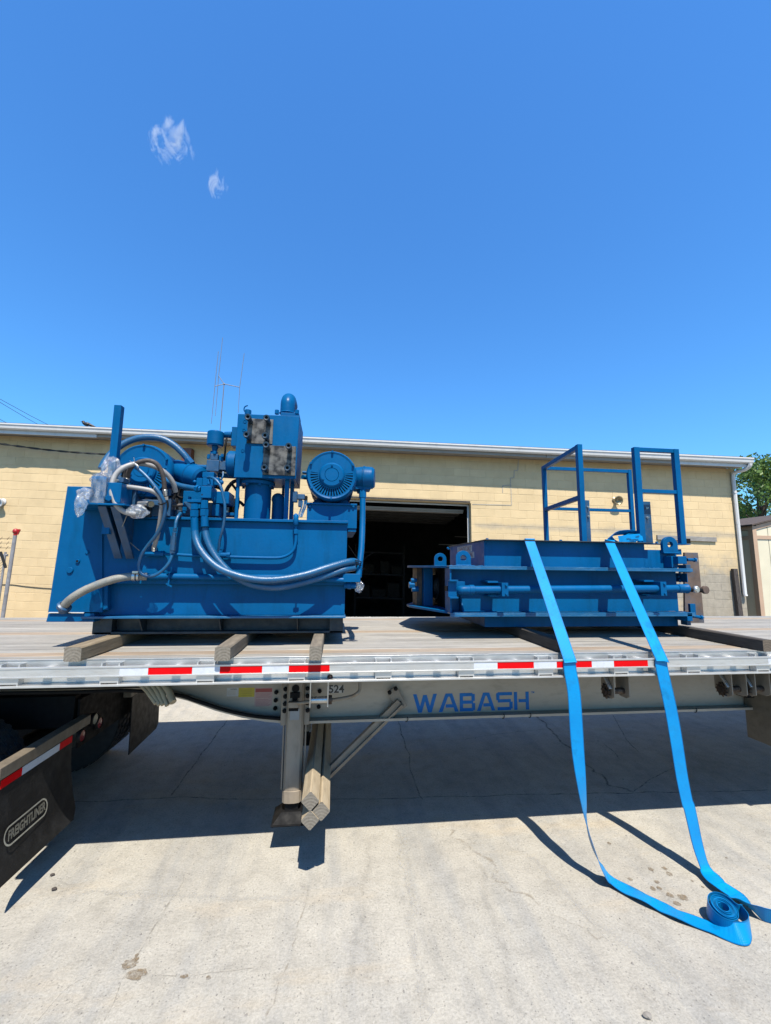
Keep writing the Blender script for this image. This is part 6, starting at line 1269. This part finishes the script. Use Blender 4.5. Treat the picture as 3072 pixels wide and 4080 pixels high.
# long side pipe with brackets
YPI = 3.71
hose('side_pipe', [(1880, 2350), (2100, 2349), (2400, 2347), (2700, 2345)], .034, BLUE, ba, YPI, 3, 16)
s = MB(); s.tube(cr([P(1832, 2352, YPI + .16), P(1833, 2352, YPI + .06), P(1836, 2352, YPI + .01), P(1850, 2351, YPI - .002), P(1880, 2350, YPI)], 5), .040, 14); s.lathe([(.036, 0), (.044, .004), (.044, .045), (.036, .05)], P(1868, 2350, YPI), (1, 0, 0), 18); bp('pipe_elbow', s, BLUE, 0, 50)
s = MB(); s.lathe([(.034, 0), (.042, .006), (.042, .09), (.046, .095), (.046, .105), (.040, .11), (0, .11)], P(2697, 2345, YPI), (1, 0, 0), 18); bp('pipe_coupling', s, BLUE, 0, 40)
s = MB(); c = P(2768, 2348, YPI); s.lathe([(0, -.018), (.026, -.018), (.034, -.006), (.034, .012), (.026, .022), (0, .022)], c + V((0, -.01, 0)), (.3, -1, 0), 20); bp('chrome_knob', s, ZINC, 0, 40)
s = MB(); s.cyl(P(2746, 2350, YPI), P(2792, 2352, YPI + .02), .020, .020, 10); bp('knob_shaft', s, BLACK, 0)
s = MB(); c = P(2803, 2350, YPI + .05); s.cyl(c, c + V((.004, -.03, 0)), .038, .038, 22); bp('end_disc', s, RUSTPLATE, .003)
def pipe_bracket(xl, xr, yt, yb):
    s = MB(); p0 = P(xl, yt, YPI + .12); p1 = P(xr, yt, YPI - .045)
    z1 = P(xr, yt, YPI - .04).z; z0 = P(xr, yb, YPI - .04).z; X = P(xr, (yt + yb) / 2, YPI - .045).x
    s.box((X - .06, YPI - .05, z0), (X, YPI - .036, z1)); s.box((X - .061, YPI - .0358, z0 + .006), (X - .050, YF - .0125, z1)); s.box((X - .16, YPI + .03, z1 - .005), (X - .0612, YF - .013, z1 + .012)); s.box((X - .14, YPI + .04, z0 - .01), (X - .0612, YF - .013, z0 + .004))
    for z in (z0 + .02, z1 - .02): s.cyl((X - .022, YPI - .0502, z), (X - .022, YPI - .064, z), .011, .011, 6)
    bp('pipe_bracket', s, BLUE, .002)
pipe_bracket(1975, 2025, 2322, 2376); pipe_bracket(2575, 2655, 2318, 2374)
# bracket at the left end of the channel
s = MB(); X = 1.05; Yb_ = 3.72
a = P(1785, 2318, Yb_); zt, zb = P(1800, 2315, Yb_).z, P(1800, 2378, Yb_).z; x0, x1 = P(1786, 2340, Yb_).x, P(1820, 2340, Yb_).x
s.box((x0, Yb_, zb), (x1, Yb_ + .012, zt)); s.box((x0, Yb_ - .05, zt - .002), (x1, Yb_ - .0005, zt + .012)); s.box((x0, Yb_ - .05, zb - .012), (x1, Yb_ - .0005, zb + .002)); s.box((x1 - .012, Yb_ + .0125, zb), (x1, YF - .013, zt)); s.box((x1 + .001, Yb_ + .03, zb + .03), (x1 + .085, YF - .013, zt - .005)); bp('end_bracket', s, BLUE, .002)
s = MB(); s.box((x0 - .02, Yb_ + .02, (zb + zt) / 2 - .02), (x0 + .03, Yb_ + .05, (zb + zt) / 2 + .025)); bp('bracket_slot', s, BLACK, .002)
s = MB(); xg = P(1843, 2400, 3.80).x; s.prism([(xg, YF - .0125, ZF1 - .26), (xg, 3.775, ZF0 + .001), (xg, YF - .0125, ZF0 + .001)], (.012, 0, 0)); bp('gusset', s, BLUE, 0)
# right end: rust plate behind, stop blocks and long bolts
q = [P(2728, 2201, 4.12), P(2781, 2202, 4.12), P(2784, 2226, 4.12), P(2807, 2482, 4.12), P(2730, 2482, 4.12)]
s = MB(); s.prism(q, (0, .025, 0)); bp('rust_plate', s, RUSTPLATE, .003)
bb('stop_block', 2702, 2216, 2737, 2247, 3.74, .15, BLUE, .004); bb('stop_block', 2676, 2216, 2702, 2262, 3.80, .10, BLUE, .003)
bb('stop_block', 2739, 2441, 2760, 2475, 3.76, .14, BLUE, .004); bb('stop_block', 2725, 2438, 2739, 2474, 3.80, .10, BLUE, .003); bb('angle_piece', 2752, 2406, 2773, 2458, 3.98, .03, BLUE, .002); bb('hinge_block', 2735, 2250, 2753, 2282, 3.80, .1, BLUE_OLD, .004); bb('angle_piece', 2737, 2284, 2740, 2320, 3.85, .2, BLUE, .002)
bb('lug_block', 2738, 2470, 2754, 2492, 3.82, .08, BLUE_OLD, .004)
for (xa_, xb_, y, yb2) in ((2737, 2772, 2230, 2231), (2761, 2797, 2455, 2461)):
    s = MB(); a, b = P(xa_, y, 3.80), P(xb_, yb2, 3.80); s.cyl(a, a.lerp(b, .72), .016, .016, 12); s.cyl(a.lerp(b, .72), a.lerp(b, .8), .012, .012, 10); s.cyl(a.lerp(b, .8), b, .022, .022, 6); bp('adjusting_bolt', s, BLUE, .001)
    s = MB(); s.cyl(b, b + (b - a).normalized() * .012, .020, .018, 6); bp('bolt_head', s, ZINC, .001)
s = MB(); rnd = random.Random(9)
for i in range(30): s.sphere((3.43 + rnd.uniform(-.012, .012), YF - .02 + rnd.uniform(-.01, .01), rnd.choice((rnd.uniform(1.62, 1.74), rnd.uniform(2.0, 2.13)))), rnd.uniform(.004, .011), 7, 5)
bp('weld_bead', s, BLUE, 0, 60)['kind'] = 'stuff'
# guard rails welded on top
TU = .045
def tube_sq(name, pts, w=TU, m=BLUE):
    s = MB()
    for a, b in zip(pts, pts[1:]): s.beam(a, b, w, w, V((0, 1, 0)) if abs((V(b) - V(a)).normalized().y) < .5 else V((0, 0, 1)))
    return bp(name, s, m, .003, 0)
zg = ZT + .0105; zt = 3.405; Yn_, Yfar = 3.955, 4.86
xn = P(2324, 2150, Yn_).x; xnT = xn
def post(name, x, Y, z1, w=TU, d=TU): s = MB(); s.box((x - w / 2, Y - d / 2, zg), (x + w / 2, Y + d / 2, z1)); return bp(name, s, BLUE, .003, 0)
post('rail_post', xn, Yn_, zt, .052, .052); s = MB(); s.box((xn - .02, Yn_ - .02, zt + .0002), (xn + .02, Yn_ + .02, zt + .001)); bp('open_tube_end', s, BLACK, 0)
xf = P(2172, 2000, Yfar).x; post('rail_post', xf, Yfar, zt - .003)
tube_sq('side_rail', [V((xn, Yn_ + .0265, zt - .025)), V((xf, Yfar - .023, zt - .025))]); tube_sq('side_rail', [V((xn, Yn_ + .0265, 2.86)), V((xf, Yfar - .023, 2.86))])
xr_ = P(2513, 1990, Yfar).x; post('rail_post', xr_, Yfar, zt - .003)
tube_sq('back_rail', [V((xf + .023, Yfar, zt - .028)), V((xr_ - .023, Yfar, zt - .028))], .04); tube_sq('back_rail', [V((xf + .023, Yfar, 2.875)), V((xr_ - .023, Yfar, 2.875))], .035)
xA, xB_ = P(2545, 1990, Yn_).x, P(2704, 1990, Yn_).x
post('rail_post', xA, Yn_, zt, .062, .05); post('rail_post', xB_, Yn_, zt - .0005, .058, .05)
tube_sq('front_rail', [V((xA + .0315, Yn_, zt - .022)), V((xB_ - .0295, Yn_, zt - .022))], .042); tube_sq('front_rail', [V((xA + .0315, Yn_, 2.945)), V((xB_ - .0295, Yn_, 2.945))], .038)
s = MB(); s.box((XH1 + .0505, Yn_ - .05, ZT + .0006), (P(2735, 2158, Yn_).x, Yn_ + .06, ZT + .0095)); bp('post_foot_plate', s, BLUE, .002)
bb('bolt_pad', 2735, 2146, 2752, 2165, Yn_, .03, BLACK, .002)
def angle(x0, x1, y1, Y):
    a = P((x0 + x1) / 2, 2155, Y).x; w = (P(x1, 2100, Y).x - P(x0, 2100, Y).x) / 2; z1 = P(x0, y1, Y).z; s = MB()
    s.box((a - w, Y, zg), (a + w, Y + .008, z1)); s.box((a + w - .008, Y + .0085, zg), (a + w, Y + .06, z1)); o = bp('angle_post', s, BLUE_OLD, .001, 0)
    for f in (.62, .84):
        z = zg + (z1 - zg) * f; s = MB(); s.cyl((a, Y - .012, z), (a, Y - .0005, z), .011, .011, 6); s.cyl((a, Y - .03, z), (a, Y - .0121, z), .005, .005, 8); bp('angle_bolt', s, ZINC, 0, 35, o)
    return o
angle(2340, 2356, 1993, 4.1); angle(2566, 2602, 1998, 4.05)

# ------------------------------------------------------------------ ratchet straps
def strap(name, label): return None
mb = MB(); SW = .1
z_t = ZT + .0125
pts = [V((1.80, 5.2, 2.2)), V((1.80, 5.15, ZT + .005)), V((1.81, 4.9, z_t)), V((1.832, 4.3, z_t)), V((1.842, 3.86, z_t)), V((1.838, 3.815, ZT - .02)), V((1.80, 3.46, 1.945)), V((1.764, 3.10, 1.487)), V((1.760, 3.082, 1.465)), V((1.760, 3.082, 1.40))]
dirs = [V((1, 0, 0))] * len(pts)
for (x, y, Y, d) in ((2287, 2761, 3.075, (1, 0, 0)), (2296, 2895, 3.07, (1, -.03, 0)), (2303, 2993, 3.06, (1, .08, -.05)), (2314, 3092, 3.055, (.9, .3, -.1)), (2326, 3191, 3.05, (.75, .55, -.3)), (2339, 3285, 3.045, (.47, .76, -.44)), (2353, 3345, 3.04, (.35, .86, -.40)), (2374, 3407, 3.03, (.34, .9, -.28)), (2401, 3462, 3.00, (.5, .85, -.12))):
    pts.append(P(x, y, Y)); dirs.append(V(d))
for (x, y, z) in ((2430, 3502, .035), (2490, 3540, .018), (2565, 3575, .030), (2630, 3610, .016), (2694, 3640, .022), (2770, 3671, .012), (2841, 3697, .012)):
    pts.append(PZ(x, y, z)); dirs.append(V((.62, .78, -.12 if z > .02 else .02)))
# fold at the tip and the coil
for (x, y, z, d) in ((2895, 3711, .026, (.52, .74, .38)), (2940, 3720, .042, (.33, .55, .75)), (2972, 3716, .052, (.15, .3, .94)), (2988, 3700, .056, (.0, .1, 1)), (2986, 3678, .058, (-.06, 0, 1)), (2970, 3655, .060, (-.1, -.1, 1)), (2950, 3634, .062, (-.1, -.2, 1))):
    pts.append(PZ(x, y, z)); dirs.append(V(d))
cc = PZ(2882, 3640, .062); tilt = V((-.10, -.30, 1)).normalized(); ua = tilt.orthogonal().normalized(); ub = tilt.cross(ua)
coil = []
for i in range(150):
    t = i / 16.0; a = math.radians(-20) + t * 2 * math.pi; r = .088 - .022 * min(1, t) - .0050 * max(0, t - 1)
    if r < .017: break
    pl = V((math.cos(a) * r, math.sin(a) * r, 0)); pl.z = -(tilt.x * pl.x + tilt.y * pl.y) / tilt.z; coil.append(cc + pl + tilt * (.006 * math.sin(t * 5.1) if t > 1 else 0))
pts += coil[1:]; dirs += [tilt] * (len(coil) - 1)
ribbon(mb, pts, dirs, SW, .0030, 4)
o = obj('cargo_strap', mb, STRAP, None, 0, 50); set_uv(o, mb); tag(o, 'left blue webbing strap hanging off the deck and ending in a ground coil', 'strap', 'blue webbing straps over the baler')
mb = MB()
pts = [V((2.60, 5.2, 2.2)), V((2.60, 5.15, ZT + .005)), V((2.61, 4.9, z_t)), V((2.64, 4.3, z_t)), V((2.658, 3.86, z_t)), V((2.652, 3.815, ZT - .02)), V((2.575, 3.46, 1.945)), V((2.508, 3.10, 1.487)), V((2.502, 3.082, 1.465)), V((2.502, 3.082, 1.40))]
dirs = [V((1, 0, 0))] * len(pts)
for (x, y, Y, d) in ((2671, 2816, 3.075, (1, 0, 0)), (2693, 2939, 3.07, (1, 0, 0)), (2716, 3087, 3.065, (1, .05, 0)), (2737, 3191, 3.055, (1, .1, 0)), (2748, 3223, 3.05, (1, .1, 0)), (2775, 3345, 3.03, (.95, .2, .05)), (2792, 3407, 3.01, (.9, .3, .1)), (2816, 3468, 2.98, (.85, .4, .12))):
    pts.append(P(x, y, Y)); dirs.append(V(d))
for (x, y, z, d) in ((2864, 3520, .05, (.8, .55, .1)), (2925, 3562, .03, (.7, .7, .1)), (2984, 3613, .045, (.5, .6, -.5)), (3035, 3640, .05, (.15, .35, -.9)), (3085, 3655, .05, (.1, .3, -.95)), (3160, 3680, .05, (.1, .4, -.9)), (3300, 3720, .03, (.2, .8, -.4))):
    pts.append(PZ(x, y, z)); dirs.append(V(d))
ribbon(mb, pts, dirs, SW, .0032, 6)
o = obj('cargo_strap', mb, STRAP, None, 0, 50); set_uv(o, mb); tag(o, 'right blue webbing strap hanging from the deck and running off past the coil', 'strap', 'blue webbing straps over the baler')
# loose strap roll on top of the baler, printed
cr_ = P(2500, 2140, 4.0); cr_.z = ZT + .0105
rl = thing('strap_roll', cr_, 'loosely coiled blue strap with printed lettering lying on top of the baler', 'strap roll')
mb = MB(); pts = []; dirs = []
cb = V((P(2518, 2140, 3.98).x, 4.02, ZT + .062))
for i in range(40):
    t = i / 39; a = math.radians(-110) - t * math.radians(360 * 2.6); r = .020 + .030 * t; pts.append(cb + V((math.cos(a) * r * 1.15, 0, math.sin(a) * r))); dirs.append(V((.15, 1, .05)))
end = pts[-1]
pts += [V((P(2575, 2125, 3.98).x, 4.03, ZT + .085)), V((P(2540, 2112, 3.98).x, 4.03, ZT + .118)), V((P(2505, 2105, 3.98).x, 4.03, ZT + .125)), V((P(2462, 2112, 3.98).x, 4.02, ZT + .108)), V((P(2437, 2130, 3.98).x, 4.01, ZT + .067)), V((P(2448, 2150, 3.98).x, 3.99, ZT + .026)), V((P(2480, 2156, 3.98).x, 3.985, ZT + .0128)), V((P(2560, 2157, 3.98).x, 3.985, ZT + .0128))]
dirs += [V((.1, 1, -.25)), V((.1, 1, -.45)), V((.08, 1, -.55)), V((.05, 1, -.5)), V((0, 1, -.35)), V((.05, 1, -.1)), V((.1, 1, 0)), V((.1, 1, 0))]
ribbon(mb, pts, dirs, .09, .003, 4); o = obj('webbing', mb, STRAP, rl, 0, 50); set_uv(o, mb)
mb = MB(); ribbon(mb, [P(2465, 2150, 3.955), P(2490, 2147, 3.93), P(2520, 2143, 3.925), P(2560, 2141, 3.93)], [V((0, .12, 1))] * 4, .074, .003, 5); o = obj('webbing', mb, STRAP, rl, 0, 50); set_uv(o, mb)
pr_ink = mat('navy_print', (.004, .05, .16), .5)
text_obj('lettering', 'WLL', .024, FX(P(2505, 2144, 3.92).x, 3.919, P(2505, 2147, 3.92).z) @ Matrix.Rotation(.12, 4, 'Z'), pr_ink, rl, .0002); text_obj('lettering', '5400', .021, FX(P(2540, 2137, 3.92).x, 3.919, P(2540, 2137, 3.92).z) @ Matrix.Rotation(.12, 4, 'Z'), pr_ink, rl, .0002); text_obj('lettering', 'CONTROL', .021, FX(P(2527, 2152, 3.92).x, 3.919, P(2527, 2152, 3.92).z + .002) @ Matrix.Rotation(.1, 4, 'Z'), pr_ink, rl, .0002)

# ------------------------------------------------------------------ wisps of cloud
def cloud(c, r, sc, dens, seed, label, thr=.36):
    s = MB(); s.sphere(c, r, 20, 12, sc)
    m = bpy.data.materials.new('cloud_vapour'); m.use_nodes = True; n = m.node_tree.nodes; l = m.node_tree.links; n.clear()
    pv = n.new('ShaderNodeVolumePrincipled'); out = n.new('ShaderNodeOutputMaterial'); l.new(pv.outputs[0], out.inputs['Volume'])
    pv.inputs['Color'].default_value = (.98, .98, 1, 1); pv.inputs['Anisotropy'].default_value = .0
    tc = n.new('ShaderNodeTexCoord'); t = n.new('ShaderNodeTexNoise'); t.inputs['Scale'].default_value = 3.4; t.inputs['Detail'].default_value = 9; t.inputs['Roughness'].default_value = .66; t.inputs['Distortion'].default_value = .9
    ln = n.new('ShaderNodeVectorMath'); ln.operation = 'DISTANCE'; ln.inputs[1].default_value = (.5, .5, .5); l.new(tc.outputs['Generated'], ln.inputs[0])
    mp = n.new('ShaderNodeMapping'); mp.inputs['Location'].default_value = (seed, seed * .7, 0); mp.inputs['Rotation'].default_value = (0, .5, 0); mp.inputs['Scale'].default_value = (1.25, .5, .8); l.new(tc.outputs['Generated'], mp.inputs[0]); l.new(mp.outputs[0], t.inputs['Vector'])
    fall = math_n(n, l, 'MULTIPLY', math_n(n, l, 'SUBTRACT', 1.0, math_n(n, l, 'MULTIPLY', ln.outputs['Value'], 2.0), True), 1.7, True)
    d = math_n(n, l, 'SUBTRACT', math_n(n, l, 'MULTIPLY', t.outputs[0], math_n(n, l, 'POWER', fall, .35)), thr); d = math_n(n, l, 'MAXIMUM', d, 0.0); d = math_n(n, l, 'MULTIPLY', d, dens); l.new(d, pv.inputs['Density'])
    o = obj('cloud', s, m, None, 0, 60); tag(o, label, 'cloud', 'wisps of white cloud'); return o
cloud(P(680, 572, 560), 52, (1, .35, 1.15), .5, 1.3, 'larger ragged wisp of white cloud high in the blue sky', .47)
cloud(P(866, 738, 560), 32, (.75, .4, 1.2), .5, 4.1, 'smaller wisp of white cloud just below the larger one', .5)

# ------------------------------------------------------------------ one reflectance scale for every painted, wooden, mineral or rubber surface
K = .495
for m in bpy.data.materials:
    if not m.use_nodes: continue
    nt = m.node_tree; b = nt.nodes.get('Principled BSDF')
    if b is None or b.inputs['Metallic'].default_value > .6 or m.name == 'green_leaves': continue
    src = b.inputs['Base Color'].links[0].from_socket if b.inputs['Base Color'].is_linked else None
    if src is None: continue
    x = nt.nodes.new('ShaderNodeMix'); x.data_type = 'RGBA'; x.blend_type = 'MULTIPLY'; x.inputs[0].default_value = 1; x.inputs[7].default_value = (K, K, K, 1)
    nt.links.new(src, x.inputs[6]); nt.links.new(x.outputs[2], b.inputs['Base Color'])
